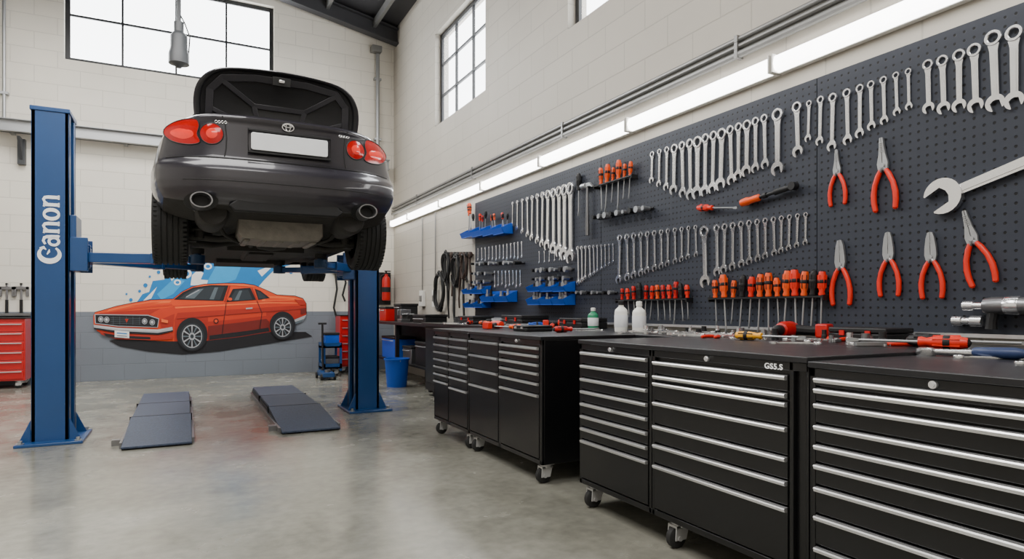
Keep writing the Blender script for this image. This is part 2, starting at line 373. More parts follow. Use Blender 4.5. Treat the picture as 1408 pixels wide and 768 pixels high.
# ------------------------------------------------------------------ mural
def cr_smooth(P, k=5):
    n = len(P); out = []
    for i in range(n):
        p0, p1, p2, p3 = P[i-1], P[i], P[(i+1) % n], P[(i+2) % n]
        for j in range(k):
            t = j/k; t2 = t*t; t3 = t2*t
            out.append(tuple(.5*((2*p1[d])+(-p0[d]+p2[d])*t+(2*p0[d]-5*p1[d]+4*p2[d]-p3[d])*t2+(-p0[d]+3*p1[d]-3*p2[d]+p3[d])*t3) for d in (0, 1)))
    return out
def mural():
    g = MB(); Y0 = YB; lay = [0]
    def poly(pts, m, sm=False):
        if sm: pts = cr_smooth(pts)
        lay[0] += 1; y = Y0-.002-.00035*lay[0]
        vs = []
        for p in pts:
            x, z = bw(*p); vs.append((x, y, z))
        g.add(vs, [tuple(range(len(vs)))], m)
    def disc(cx, cy, rx, ry, m, n=28, a0=0, a1=2*pi): poly([(cx+rx*cos(a0+(a1-a0)*i/n), cy+ry*sin(a0+(a1-a0)*i/n)) for i in range(n)], m)
    def line(x0, y0, x1, y1, w, m):
        dx, dy = x1-x0, y1-y0; l = math.hypot(dx, dy); nx, ny = -dy/l*w/2, dx/l*w/2
        poly([(x0+nx, y0+ny), (x1+nx, y1+ny), (x1-nx, y1-ny), (x0-nx, y0-ny)], m)
    OR, RD, DR, BK, WH, SI, BL, LB, GR, YE, MD, DG = range(12)
    # paint splash : bold diagonal from lower left to upper right
    poly([(186,418),(196,404),(205,401),(210,386),(226,384),(231,366),(246,368),(252,350),(268,356),(282,344),(294,334),(306,342),(316,322),(358,324),(351,339),(368,334),(384,340),(378,348),(404,344),(392,356),(406,362),(378,370),(364,384),(352,398),(300,404),(240,412),(214,418),(200,414)], BL)
    poly([(316,328),(348,328),(324,384),(300,392),(282,392),(300,360)], LB)
    poly([(216,404),(240,382),(254,386),(238,404),(222,412)], LB)
    poly([(350,350),(384,342),(356,362)], WH); poly([(354,372),(378,363),(360,380)], WH); poly([(196,414),(216,394),(208,410)], WH); poly([(362,336),(372,338),(352,348)], LB)
    poly([(262,392),(264,378),(272,371),(280,375),(276,384),(286,385),(284,392)], WH); disc(256, 376, 7.5, 6.5, WH); disc(256, 376, 4.2, 3.6, BL); disc(286, 366, 5.5, 4.4, WH); disc(286, 366, 3, 2.3, BL); disc(244, 388, 5, 4, WH); disc(244, 388, 2.6, 2, BL)
    poly([(270,366),(278,358),(284,360),(274,368)], WH); poly([(232,378),(238,372),(242,380),(236,386)], WH)
    for (x, y, r) in [(200,392,3),(218,374,2.5),(238,356,2.5),(400,374,2.5),(414,350,2),(410,358,2),(390,368,2.5),(268,344,2.6),(180,412,2.5),(192,400,2),(206,380,1.6),(224,362,1.8),(296,328,2),(374,328,2),(392,334,1.6),(174,404,1.5)]: disc(x, y, r, r, BL, 12)
    # shadow
    poly([(150,468),(165,476),(205,483),(250,487),(300,483),(370,472),(429,462),(420,456),(380,456),(280,464),(180,462)], BK)
    # body
    B = [(128.5,434),(131,429.5),(145,425.5),(160,421),(185,416),(207,412.5),(238,411),(250,401.5),(264,394.4),(280,391),(310,389.5),(335,389.8),(350,392.3),(366,399),(380,405.5),(405,407),(416,410.5),(420.8,418),(421,432),(415,441),(405,445),(372,456),(330,463),(286,468),(232,469),(160,465),(134,455),(129,447)]
    poly([(x+(0 if x < 380 else .6), y-.9) for x, y in B], BK); poly(B, OR)
    poly([(238,420),(270,418.5),(330,416),(380,413.5),(420,415),(421,432),(415,441),(372,456),(330,463),(286,468),(240,469),(232,450),(234,430)], MD)
    poly([(240,430),(290,427),(340,424),(400,420),(421,420),(421,432),(415,441),(372,456),(330,463),(286,468),(240,469)], RD)
    poly([(286,436),(330,432),(366,429),(366,434),(330,438),(286,442)], MD)
    poly([(286,448),(330,443),(366,438),(370,442),(371,456),(330,463),(286,468)], DR)
    poly([(288,461),(340,454.5),(369,450),(370,455),(330,462),(288,467)], BK)
    poly([(240,421.6),(300,418.6),(370,415),(419,416),(419,417.2),(370,416.8),(300,420.6),(240,423.8)], YE)
    poly([(360,407),(380,407),(404,409),(414,412),(380,413),(360,414)], YE); poly([(366,409.5),(382,409.5),(404,411),(380,412.4),(364,413)], OR)
    # hood
    poly([(150,425.3),(180,418.6),(207,414),(236,412.8),(233,416),(205,417.6),(175,422),(147,428)], YE)
    poly([(172,421),(205,415.5),(222,414.6),(214,416.6),(190,420)], OR); poly([(150,428.5),(190,421.5),(236,417.5),(238,420),(190,424),(150,430)], MD)
    poly([(138,430),(205,425),(232,423),(232,436),(219,438),(204,433),(136,431.5)], RD)
    poly([(206,432),(221,424),(240,421),(244,430),(240,440),(236,452),(220,452),(219,438)], MD); poly([(219,440),(240,431),(238,450),(222,451)], RD)
    # glass
    poly([(239,411.5),(251.5,401.6),(265.5,395),(290,391.6),(314,392.2),(307,413.5)], BK)
    poly([(246,410.3),(257,402.2),(268,396.9),(290,393.8),(309,394.3),(302,411.8)], DG)
    poly([(254,409.8),(262,403),(272,397.7),(280,396.5),(267,410.2)], GR); poly([(288,411.2),(295,395),(300,394.9),(294,411.4)], GR); line(256, 408, 274, 398.4, 1, SI)
    poly([(311,415),(320,397),(344,395.4),(352,412)], BK); poly([(315,413.5),(323,399.3),(341,398),(347,411.5)], DG); poly([(322,412.6),(329,399.5),(333,399.2),(328,412.3)], GR)
    poly([(350,396.6),(358,399.6),(371,409.5),(355,412)], BK); poly([(353,399.6),(358,401.6),(367,409),(356,410.5)], DG)
    line(316, 392.3, 309, 415, 2.2, RD); line(346, 395.8, 353, 412, 2.0, RD); poly([(264,395),(285,391.1),(335,390.4),(352,393.3),(345,393.8),(318,392.2),(290,391.7)], YE)
    disc(316, 411.6, 3.8, 2.8, BK, 14); disc(316, 411, 3.2, 2.1, OR, 14)
    # lines
    line(311, 416, 305, 461, .8, BK); line(353, 413, 360, 430, .8, BK); line(360, 430, 357, 452, .8, BK); line(243, 438, 420, 424, .7, DR)
    poly([(338,423),(347,422.3),(347,424.2),(338,425)], SI); disc(297, 441, 3.6, 3.6, BK, 12); disc(297, 441, 2.2, 2.2, OR, 12)
    poly([(404,411),(419,413),(420.5,419),(412,419)], RD); poly([(413,424),(421,423),(420.5,430),(413,432)], DR); poly([(400,441),(421,432.5),(416,441.5),(404,446.5)], SI); poly([(400,444),(418,438),(415,442),(404,446.5)], GR)
    # grille
    poly([(130,431.5),(204,432.5),(219,437.5),(217,450),(162,448.5),(131,444.5)], SI)
    poly([(131.5,432.6),(203.5,433.6),(218,438.4),(216.2,449.3),(162,447.5),(132,443.7)], BK)
    for i in range(4): line(152, 436.5+i*2.5, 194, 437.6+i*2.5, .35, GR)
    for i in range(5): line(156+i*9, 435, 156+i*9, 446, .35, GR)
    for (x, y) in [(139,438.6),(147,439.2),(199,441.4),(209.5,442.8)]: disc(x, y, 3.7, 4.1, SI, 18); disc(x, y, 2.9, 3.2, DG, 16); disc(x, y, 2.2, 2.4, SI, 14); disc(x-.6, y-.6, 1, 1.1, WH, 10)
    poly([(172,438),(177,438),(174.5,443.5)], RD)
    # bumper
    poly([(129,446),(162,450),(217,452.5),(237,449),(238,455),(218,460),(162,457.5),(130,452)], SI)
    poly([(129.5,450),(162,454.5),(217,457.3),(238,453.5),(238,455),(218,460),(162,457.5),(130,452)], BK)
    poly([(131,447.3),(162,451.3),(217,453.6),(230,451.5),(217,454.4),(162,452.2)], WH)
    poly([(136,454.5),(162,458.3),(217,460.8),(237,457.5),(238,466),(205,467),(160,465.5),(140,459.5)], RD); poly([(142,457.5),(162,460.5),(207,463),(207,466.3),(160,464.8),(146,461.5)], BK)
    poly([(158,454),(178,455.5),(178,464.5),(158,463)], WH); line(161, 457.5, 175, 458.5, 1.6, BL); line(161, 461, 175, 462, 1.2, GR)
    poly([(222,438),(231,440),(231,444),(222,442.4)], YE)
    for cx, cy, r in [(264,462,20.5),(388,449.5,17)]:
        disc(cx, cy-2.5, r*1.04, r*1.12, BK); disc(cx, cy, r*.92, r, BK); disc(cx, cy, r*.80, r*.88, DG); disc(cx, cy, r*.72, r*.82, BK); disc(cx, cy, r*.68, r*.78, SI); disc(cx, cy, r*.62, r*.71, BK)
        for i in range(12):
            a = 2*pi*i/12; da = .08
            poly([(cx+r*.15*cos(a-da*2), cy+r*.18*sin(a-da*2)), (cx+r*.62*cos(a-da), cy+r*.71*sin(a-da)), (cx+r*.62*cos(a+da), cy+r*.71*sin(a+da)), (cx+r*.15*cos(a+da*2), cy+r*.18*sin(a+da*2))], SI if i % 2 else GR)
        disc(cx, cy, r*.22, r*.25, SI, 14); disc(cx, cy, r*.12, r*.14, DG, 14)
    mats = [pm('mural_orange', (.74, .058, .005), .6, scale=3, var=.15), pm('mural_red', (.40, .018, .004), .6, scale=3, var=.15), pm('mural_dark_red', (.16, .008, .004), .6), pm('mural_black', (.006, .006, .009), .6),
            pm('mural_white', (.80, .80, .78), .6), pm('mural_silver', (.38, .39, .41), .6), pm('mural_blue', (.004, .19, .50), .6), pm('mural_light_blue', (.02, .33, .68), .6), pm('mural_grey', (.10, .13, .15), .6), pm('mural_bright_orange', (.88, .14, .03), .6), pm('mural_mid_red', (.58, .034, .004), .6, scale=3, var=.15), pm('mural_dark_grey', (.022, .03, .038), .6)]
    solo(g, 'wall_mural', mats, 'painted mural of an orange vintage coupe with blue splashes', 'mural')
mural()

# ------------------------------------------------------------------ lift posts
def lift(x0, x1, y0, y1, side, arms, lab):
    cx = (x0+x1)/2; cy = (y0+y1)/2
    t = thing('lift_post', (cx, cy, 0), lab, 'car lift', 'two-post car lift')
    g = MB(); w = .035
    xi = x1 if side > 0 else x0; xo = x0 if side > 0 else x1
    g.box(min(xo, xo+side*w), max(xo, xo+side*w), y0, y1, .02, 3.0)
    g.box(x0, x1, y0, y0+w, .02, 3.0); g.box(x0, x1, y1-w, y1, .02, 3.0)
    for yy in (y0, y1-.10): g.box(min(xi, xi-side*w), max(xi, xi-side*w), yy, yy+.10, .02, 3.0)
    g.box(x0-.01, x1+.01, y0-.01, y1+.01, 2.97, 3.01)
    part(g, 'column', ['blue'], t, bev=.006)
    part(MB().box(cx-.03, cx+.03, cy-.04, cy+.04, .03, 2.9).cyl((cx+side*.03, cy-.06, .05), (cx+side*.03, cy-.06, 2.9), .03, n=12), 'lift_cylinder', ['chromed'], t)
    g = MB().box(x0-.1, x1+.12, y0-.14, y1+.12, 0, .025)
    for sx in (x0-.002, x1+.002):
        d = -1 if sx < cx else 1
        g.prism([(sx, .02), (sx+d*.09, .02), (sx, .22)], y0, y0+.015, 'y'); g.prism([(sx, .02), (sx+d*.09, .02), (sx, .22)], y1-.015, y1, 'y')
    part(g, 'base_plate', ['blue'], t, bev=.004)
    for bx in (x0-.06, x1+.08):
        for by in (y0-.09, y1+.07):
            part(MB().cyl((bx, by, .02), (bx, by, .055), .017, n=6).cyl((bx, by, .024), (bx, by, .032), .03, n=12), 'anchor_bolt', ['steel'], t)
    g = MB(); xa = xi-side*.10; xb = xi+side*.14
    g.box(min(xa, xb), max(xa, xb), y0+.04, y1-.04, 1.60, 1.78); g.box(min(xi, xi+side*.05), max(xi, xi+side*.05), y0+.03, y1-.03, 1.55, 2.06)
    g.box(min(xi, xb), max(xi, xb), y0+.02, y0+.05, 1.55, 1.86); g.box(min(xi, xb), max(xi, xb), y1-.05, y1-.02, 1.55, 1.86)
    part(g, 'carriage', ['blue'], t, bev=.006)
    for (ax, ay, ex, ey) in arms:
        d = Vector((ex-ax, ey-ay, 0)); L = d.length; d.normalize(); nrm = Vector((-d.y, d.x, 0))
        R = Matrix(((d.x, nrm.x, 0, ax), (d.y, nrm.y, 0, ay), (0, 0, 1, 0), (0, 0, 0, 1)))
        g = MB(); g.M = R
        g.box(0, L*.62, -.065, .065, 1.635, 1.725); g.box(L*.3, L-.06, -.048, .048, 1.65, 1.71)
        g.cyl((.02, 0, 1.58), (.02, 0, 1.80), .05, n=16); g.box(L*.60, L*.63, -.07, .07, 1.63, 1.73)
        a = part(g, 'arm', ['blue'], t, bev=.005)
        g = MB().cyl((ex, ey, 1.64), (ex, ey, 1.725), .07, n=20).cyl((ex, ey, 1.70), (ex, ey, 1.75), .035, n=16)
        g.cyl((ex, ey, 1.74), (ex, ey, 1.79), .062, n=20, m=1)
        part(g, 'lift_pad', ['blued', 'rub'], a)
    return t
lp = lift(-1.22, -.94, 6.95, 7.35, 1, [(-.86, 7.08, .10, 6.88), (-.86, 7.26, .12, 8.22)], 'tall blue steel lift post with white lettering')
# rounded heavy serif letters built as flat strokes: C a n o n
def stroke(g, pts, ws):
    n = len(pts); L_, R_ = [], []
    for i in range(n):
        a_ = pts[max(i-1, 0)]; b_ = pts[min(i+1, n-1)]; dx, dy = b_[0]-a_[0], b_[1]-a_[1]; l = math.hypot(dx, dy) or 1
        w = ws[i]/2 if isinstance(ws, list) else ws/2
        L_.append((pts[i][0]-dy/l*w, pts[i][1]+dx/l*w)); R_.append((pts[i][0]+dy/l*w, pts[i][1]-dx/l*w))
    for i in range(n-1): g.prism([L_[i], L_[i+1], R_[i+1], R_[i]], 0, .004, 'z')
def earc(cx, cy, rx, ry, a0, a1, n=20): return [(cx+rx*cos(radians(a0+(a1-a0)*i/n)), cy+ry*sin(radians(a0+(a1-a0)*i/n))) for i in range(n+1)]
g = MB()
P = earc(.50, .50, .40, .50, 42, 322, 30); stroke(g, P, [.10+.19*max(0, sin(pi*i/30))**1.2 for i in range(31)]); stroke(g, [(.80, .98), (.84, .78), (.72, .66)], [.06, .16, .05]); stroke(g, [(.46, .62), (.62, .52), (.74, .50)], [.05, .12, .03])
def lo(x0, ch):
    if ch == 'a':
        stroke(g, earc(x0+.26, .28, .20, .24, 0, 360, 24), .14); stroke(g, [(x0+.50, .62), (x0+.52, .40), (x0+.53, .05), (x0+.60, .02)], [.17, .18, .18, .08]); stroke(g, [(x0+.10, .70), (x0+.28, .80), (x0+.46, .74), (x0+.52, .58)], [.12, .13, .16, .17])
        return .68
    if ch == 'o':
        P = earc(x0+.32, .40, .25, .36, 0, 360, 28); stroke(g, P, [.12+.08*abs(cos(2*pi*i/28)) for i in range(29)]); return .70
    stroke(g, [(x0+.14, .02), (x0+.14, .80)], .18); stroke(g, [(x0+.02, .78), (x0+.16, .74)], .09); stroke(g, [(x0+.02, .04), (x0+.26, .04)], .08)
    stroke(g, [(x0+.20, .60), (x0+.30, .74), (x0+.42, .79), (x0+.52, .72), (x0+.55, .55), (x0+.55, .02)], [.10, .12, .14, .17, .18, .18]); stroke(g, [(x0+.43, .04), (x0+.67, .04)], .08)
    return .74
xx = .92
for ch in 'anon': xx += lo(xx, ch)
sx = .62/xx; sy = .15/1.0
g.v = [((v[0]-xx/2)*sx, (v[1]-.5)*sy, v[2]) for v in g.v]
Mx = Matrix.Translation((-1.085, 6.949, 1.925)) @ Matrix.Rotation(pi/2, 4, 'X') @ Matrix.Rotation(pi/2, 4, 'Z')
o = bpy.data.objects.new('lettering', g.mesh('lettering', ['white'])); COL.objects.link(o); o.parent = lp; o.matrix_local = Matrix.Translation(-lp.location) @ Mx
lift(1.77, 2.05, 7.45, 7.85, -1, [(1.70, 7.55, 1.28, 6.95), (1.70, 7.74, 1.02, 8.22)], 'blue steel lift post standing under the raised car')

# ------------------------------------------------------------------ ramps
def ramp(x0, x1, y0, y1, h=.12):
    t = thing('floor_ramp', ((x0+x1)/2, (y0+y1)/2, 0), 'blue-grey speckled steel drive-on ramp with dark frame', 'ramp', 'floor ramps')
    ym = y0+(y1-y0)*.36; yn = y0+(y1-y0)*.68
    part(MB().prism([(y0, .012), (y0, .03), (ym-.008, h), (ym-.008, h-.03)], x0, x1, 'x'), 'ramp_plate', ['ramp'], t, bev=.004)
    part(MB().box(x0+.01, x1-.01, ym+.008, yn-.008, h-.03, h), 'deck', ['ramp'], t, bev=.004)
    part(MB().box(x0+.01, x1-.01, yn+.008, y1, h-.03, h), 'deck', ['ramp'], t, bev=.004)
    for yy in (ym, yn): part(MB().box(x0-.01, x1+.01, yy-.007, yy+.007, .0, h+.002), 'cross_bar', ['blackm'], t)
    g = MB()
    for xx in (x0, x1-.03): g.box(xx, xx+.03, ym, y1, .0, h-.032); g.prism([(y0+.05, 0), (ym, 0), (ym, h-.035), (y0+.05, .012)], xx, xx+.03, 'x')
    for k in range(4): g.box(x0+.0, x1-.0, ym+.1+k*.5, ym+.14+k*.5, 0, h-.032)
    part(g, 'frame', ['blackm'], t)
    for xx in (x0-.02, x1): part(MB().box(xx, xx+.02, y0+.1, y1, .0, .05), 'side_rail', ['chromed'], t)
    part(MB().box(x0-.09, x0-.018, y0+.25, y0+.33, 0, .05), 'foot', ['chromed'], t)
ramp(-.49, .05, 6.3, 9.4); ramp(.82, 1.37, 6.4, 9.5)

# ------------------------------------------------------------------ car
def ip(x, pts):
    if x <= pts[0][0]: return pts[0][1]
    for (a, fa), (b, fb) in zip(pts, pts[1:]):
        if x <= b:
            t = (x-a)/(b-a); return fa+(fb-fa)*t
    return pts[-1][1]
CL = 4.65
def Hs(y, z):
    p = ip(y, [(0,.895),(.25,.925),(.5,.945),(.9,.955),(1.35,.935),(2.2,.89),(3.2,.90),(3.65,.94),(4.1,.90),(4.65,.78)])
    f = max(0, 1-abs(y-.92)/.6)
    return p*ip(z, [(.2,.86),(.32,.91),(.42,.955),(.50,.985),(.56,1),(.70,1),(.74,.99),(.85,.965+.01*f),(.93,.95),(1.0,.925),(1.05,.895),(1.08,.86),(1.10,.82),(1.13,.76)])
PROF = [(.28,.24),(.34,.14),(.39,.075),(.42,.045),(.45,.024),(.48,.010),(.53,0),(.60,-.004),(.66,-.002),(.69,.008),(.715,.024),(.735,.040),(.755,.048),(.80,.052),(.88,.056),(.95,.058),(1.02,.058),(1.045,.048),(1.065,.045),(1.08,.06),(1.095,.10),(1.12,.15)]
def prof(z): return ip(z, PROF)
def rear_y(x, z):
    u = min(1, abs(x)/Hs(0, z)); return prof(z)+.05*u*u+.22*u**5
def boxsurf(mb, nx, V, nz, fn, mf):
    idx = {}; vs = []; fs = []; ms = []; ny = len(V)-1
    def P(i, j, k):
        if (i, j, k) not in idx: idx[(i, j, k)] = len(vs); vs.append(fn(-1+2*i/nx, V[j], k/nz))
        return idx[(i, j, k)]
    def q(a, b, c, d, tag): fs.append((P(*a), P(*b), P(*c), P(*d))); ms.append(mf(tag, [(vs[P(*a)][n]+vs[P(*c)][n])/2 for n in range(3)]))
    for i in range(nx):
        for j in range(ny):
            q((i,j,0),(i,j+1,0),(i+1,j+1,0),(i+1,j,0),'bot'); q((i,j,nz),(i+1,j,nz),(i+1,j+1,nz),(i,j+1,nz),'top')
        for k in range(nz):
            q((i,0,k),(i+1,0,k),(i+1,0,k+1),(i,0,k+1),'rear'); q((i,ny,k),(i,ny,k+1),(i+1,ny,k+1),(i+1,ny,k),'front')
    for j in range(ny):
        for k in range(nz):
            q((0,j,k),(0,j,k+1),(0,j+1,k+1),(0,j+1,k),'side'); q((nx,j,k),(nx,j+1,k),(nx,j+1,k+1),(nx,j,k+1),'side')
    o = len(mb.v); mb.v += vs; mb.f += [tuple(o+i for i in f) for f in fs]; mb.mi += ms
car = thing('car', (.70, 5.08, 1.57), 'dark charcoal coupe raised on the lift with open trunk', 'car')
def cbody(u, v, w):
    y0 = v*CL
    zt = ip(y0, [(0,1.10),(.3,1.115),(.6,1.11),(.9,1.08),(1.3,1.03),(3.0,1.0),(3.4,.97),(4.2,.84),(4.65,.70)])
    zb = ip(y0, [(0,.40),(.25,.36),(.5,.28),(1.0,.24),(3.6,.22),(4.65,.26)])
    z = zb+w*(zt-zb); au = abs(u)
    x = u*Hs(y0, z)
    z -= (.018*au**2+.045*au**9)*w**4; z += .06*au**4*(1-w)**4*(1-v)**2
    y = y0+(prof(z)+.05*au*au+.22*au**5)*(1-v)**5-(.34*au**3+ip(z, [(.3,.05),(.5,0),(.7,.06),(.9,.2)]))*v**5
    return (x, y, z)
V = [0, .003, .008, .016, .028, .042, .06, .08, .10, .125, .15, .175]+[.2+.8*i/26 for i in range(27)]
g = MB(); boxsurf(g, 48, V, 60, cbody, lambda tag, c: 1 if tag == 'bot' else (1 if (tag == 'rear' and c[2] < .385) else 0))
me = g.mesh('car_body', ['paint', 'under', 'blackm'], 45)
body = bpy.data.objects.new('body', me); COL.objects.link(body)
cutters = []
for (yy, zz) in ((.92, .34), (3.62, .34)):
    for s in (-1, 1):
        c = MB(); c.cyl((s*.50, yy, zz), (s*1.2, yy, zz), .375, n=48)
        cutters.append(c)
c = MB(); c.box(-.57, .57, .16, .62, .75, 1.4); cutters.append(c)
tmp = []
for c in cutters:
    o = bpy.data.objects.new('tmp', c.mesh('tmp', ['under'])); COL.objects.link(o); tmp.append(o)
    md = body.modifiers.new('b', 'BOOLEAN'); md.operation = 'DIFFERENCE'; md.object = o; md.solver = 'EXACT'
bpy.context.view_layer.update()
me2 = bpy.data.meshes.new_from_object(body.evaluated_get(bpy.context.evaluated_depsgraph_get()))
body.modifiers.clear(); body.data = me2
for o in tmp: bpy.data.objects.remove(o)
me2.polygons.foreach_set('use_smooth', [True]*len(me2.polygons)); me2.set_sharp_from_angle(angle=radians(45))
body.parent = car
def ccab(u, v, w):
    y = (1-v)*(.72+(1.30-.72)*w)+v*(3.35+(2.45-3.35)*w)
    H = .80-.22*w**1.3; au = abs(u)
    z = .97+w*.46-.04*au**4*w-.03*abs(2*v-1)**3*w
    return (u*H, y+.10*au**3*(1-2*v), z)
g = MB(); boxsurf(g, 16, [i/20 for i in range(21)], 8, ccab, lambda tag, c: 0 if tag == 'top' or c[2] > 1.39 or c[2] < 1.02 or abs(c[1]-1.95) < .06 else 1)
part(g, 'cabin', ['paint', 'glass'], car, world=False)
def patch(mb, outline, off, bulge=.0, m=0, rings=5, skirt=.02):
    cx = sum(p[0] for p in outline)/len(outline); cz = sum(p[1] for p in outline)/len(outline); n = len(outline)
    vs = []; fs = []
    for (x, z) in outline: vs.append((x, rear_y(x, z)+skirt, z))
    for k in range(rings+1):
        s = 1-k/rings*.98
        for (x, z) in outline:
            X = cx+(x-cx)*s; Z = cz+(z-cz)*s; vs.append((X, rear_y(X, Z)-off-bulge*(1-s*s), Z))
    for k in range(rings+1):
        for j in range(n): fs.append((k*n+j, k*n+(j+1) % n, (k+1)*n+(j+1) % n, (k+1)*n+j))
    fs.append(tuple((rings+1)*n+j for j in range(n))); mb.add(vs, fs, m)
def circ(cx, cz, rx, rz=None, n=28): rz = rz or rx; return [(cx+rx*cos(2*pi*i/n), cz+rz*sin(2*pi*i/n)) for i in range(n)]
def rim_on(g, ol, off, r, m=0): g.tube([(x, rear_y(x, z)-off, z) for x, z in ol], r, 6, m, closed=True)
for s in (-1, 1):
    ol = cr_smooth([(s*x, z) for x, z in [(.605,.86),(.66,.84),(.74,.85),(.80,.88),(.845,.935),(.835,.985),(.78,1.02),(.70,1.035),(.63,1.03),(.612,.98),(.625,.92)]], 3)
    g = MB(); patch(g, ol, .003, .008, 0, 6); part(g, 'tail_light', ['tail'], car, world=False)
    g = MB(); patch(g, cr_smooth([(s*x, z) for x, z in [(.655,.90),(.72,.88),(.79,.915),(.80,.95),(.74,.965),(.66,.94)]], 3), .010, .006, 0, 4); part(g, 'tail_lens_glint', ['tail2'], car, world=False)  # irregular lighter patch: a highlight painted onto the outer lamp
    g = MB(); rim_on(g, ol, .001, .005); rim_on(g, circ(s*.53, .925, .079), .001, .005)
    part(g, 'lamp_surround', ['blackm'], car, world=False)
    g = MB(); patch(g, circ(s*.53, .925, .077), .003, .012, 0, 6); part(g, 'tail_light', ['tail'], car, world=False)
    g = MB(); patch(g, circ(s*.53, .925, .038), .014, .006, 0, 4); part(g, 'tail_lens_glint', ['tail2'], car, world=False)
    g = MB(); y = -.03; g.M = Matrix.Translation((s*.60, 0, .415)) @ Matrix.Diagonal((1.25, 1, .95, 1))
    g.lathe([(.042, y+.45), (.052, y+.38), (.058, y+.01), (.060, y), (.052, y), (.047, y+.03), (.044, y+.20)], 'y', 28, 0); g.lathe([(.04, y+.08), (.047, y+.081)], 'y', 20, 1)
    part(g, 'exhaust_tip', ['chromed', 'blackm'], car, world=False)
    g = MB(); patch(g, [(s*.60+.115*cos(a), .425+.062*sin(a)) for a in [2*pi*i/24 for i in range(24)]], .002, 0, 0, 3); part(g, 'exhaust_cutout', ['blackm'], car, world=False)
    g = MB(); g.lathe([(.10, .20), (.115, .23), (.12, .26), (.12, .62), (.11, .66), (.08, .68)], 'y', 24, 0, (s*.52, 0, .37)); g.tube([(s*.52, .66, .36), (s*.35, 1.0, .30), (s*.15, 1.3, .25), (s*.12, 2.8, .22)], .03)
    part(g, 'muffler', ['under'], car, world=False)
g = MB(); g.prism([(-.265,.835),(-.255,.825),(.285,.825),(.295,.835),(.295,.945),(.285,.955),(-.255,.955),(-.265,.945)], .025, .042, 'y'); part(g, 'number_plate', ['plate'], car, world=False, bev=.003)
g = MB(); g.tube([(-.285,.035,.808),(.315,.035,.808),(.315,.035,.972),(-.285,.035,.972)], .012, 6, closed=True); part(g, 'plate_frame', ['blackm'], car, world=False)
g = MB(); pts = lambda rx, rz, cz: [(rx*cos(2*pi*i/24), rear_y(0, 1.03)-.008, cz+rz*sin(2*pi*i/24)) for i in range(24)]
g.tube(pts(.042, .030, 1.025), .005, 6, closed=True); g.tube(pts(.016, .028, 1.025), .004, 6, closed=True); g.tube(pts(.030, .011, 1.037), .004, 6, closed=True)
part(g, 'emblem', ['chrome'], car, world=False)
for x0 in (-.50, .40):
    g = MB()
    for i in range(4): x = x0+i*.021; g.ring((x, rear_y(x, 1.015)-.004, 1.015), .009, .003, 'y', 10)
    part(g, 'badge', ['chrome'], car, world=False)
g = MB()
def seam(pts, r=.0045): g.tube([(x, rear_y(x, z)-.0005, z) for x, z in pts], r, 6)
seam([(-.83+i*.0553, .748) for i in range(31)], .0045)
for s in (-1, 1):
    seam([(s*.445, .76), (s*.435, .81), (s*.43, .9), (s*.44, 1.0), (s*.46, 1.06)])
seam([(-.72+.08*i, .575) for i in range(19)], .0035)
part(g, 'panel_seam', ['blackm'], car, world=False)
g = MB(); g.prism([(-.42,.40),(-.36,.45),(.36,.45),(.42,.40),(.38,.36),(-.38,.36)], .04, .1, 'y')
part(g, 'rear_valance', ['blackm'], car, world=False, bev=.01)
# trunk lid: dished panel with rolled rim, braces on its underside
ol = cr_smooth([(-.615,-.02),(-.635,.10),(-.64,.22),(-.62,.32),(-.56,.41),(-.45,.47),(-.25,.50),(0,.51),(.25,.50),(.45,.47),(.56,.41),(.62,.32),(.64,.22),(.635,.10),(.615,-.02)], 3)
ol = [p for p in ol if p[1] > -.021]
g = MB(); nO = len(ol)
def lidc(x, z): return -.05*(x/.63)**2-.07*max(0, (z-.12)/.38)**2
def lay_ring(sc, dy): return [(x*sc, dy+lidc(x*sc, .25+(z-.25)*sc), .25+(z-.25)*sc) for x, z in ol]
rings = [lay_ring(.02, .05), lay_ring(1.0, .05), lay_ring(1.012, .03), lay_ring(1.012, -.012), lay_ring(.99, -.02), lay_ring(.95, -.018), lay_ring(.93, .006), lay_ring(.88, .012), lay_ring(.02, .016)]
vs = [p for r_ in rings for p in r_]; fs = []; ms = []
for k in range(len(rings)-1):
    for j in range(nO):
        fs.append((k*nO+j, k*nO+(j+1) % nO, (k+1)*nO+(j+1) % nO, (k+1)*nO+j)); ms.append(0 if k < 4 else 1)
fs += [tuple(range(nO)), tuple((len(rings)-1)*nO+j for j in range(nO))]; ms += [0, 1]
g.v += vs; g.f += fs; g.mi += ms
c = g.recentre(); lid = bpy.data.objects.new('trunk_lid', g.mesh('trunk_lid', ['paint', 'liner'], 40)); COL.objects.link(lid); lid.parent = car
lid.matrix_local = Matrix.Translation((0, .60, 1.09)) @ Matrix.Rotation(radians(14), 4, 'X') @ Matrix.Translation(c)
g = MB()
def brace(pts, w=.05):
    for (xa, za), (xb, zb_) in zip(pts, pts[1:]):
        dx, dz = xb-xa, zb_-za; l = math.hypot(dx, dz); nx, nz = -dz/l*w/2, dx/l*w/2; ux, uz = dx/l*w*.2, dz/l*w*.2
        q = [(xa-ux+nx, za-uz+nz), (xb+ux+nx, zb_+uz+nz), (xb+ux-nx, zb_+uz-nz), (xa-ux-nx, za-uz-nz)]
        top = [(x, lidc(x, z)-.008, z) for x, z in q]; bot = [(x, lidc(x, z)+.02, z) for x, z in q]
        g.add(top+bot, [(0,1,2,3),(7,6,5,4),(0,4,5,1),(1,5,6,2),(2,6,7,3),(3,7,4,0)], 0)
brace([(-.54,.06),(-.53,.30),(-.44,.40),(-.20,.435),(.20,.435),(.44,.40),(.53,.30),(.54,.06)], .055)
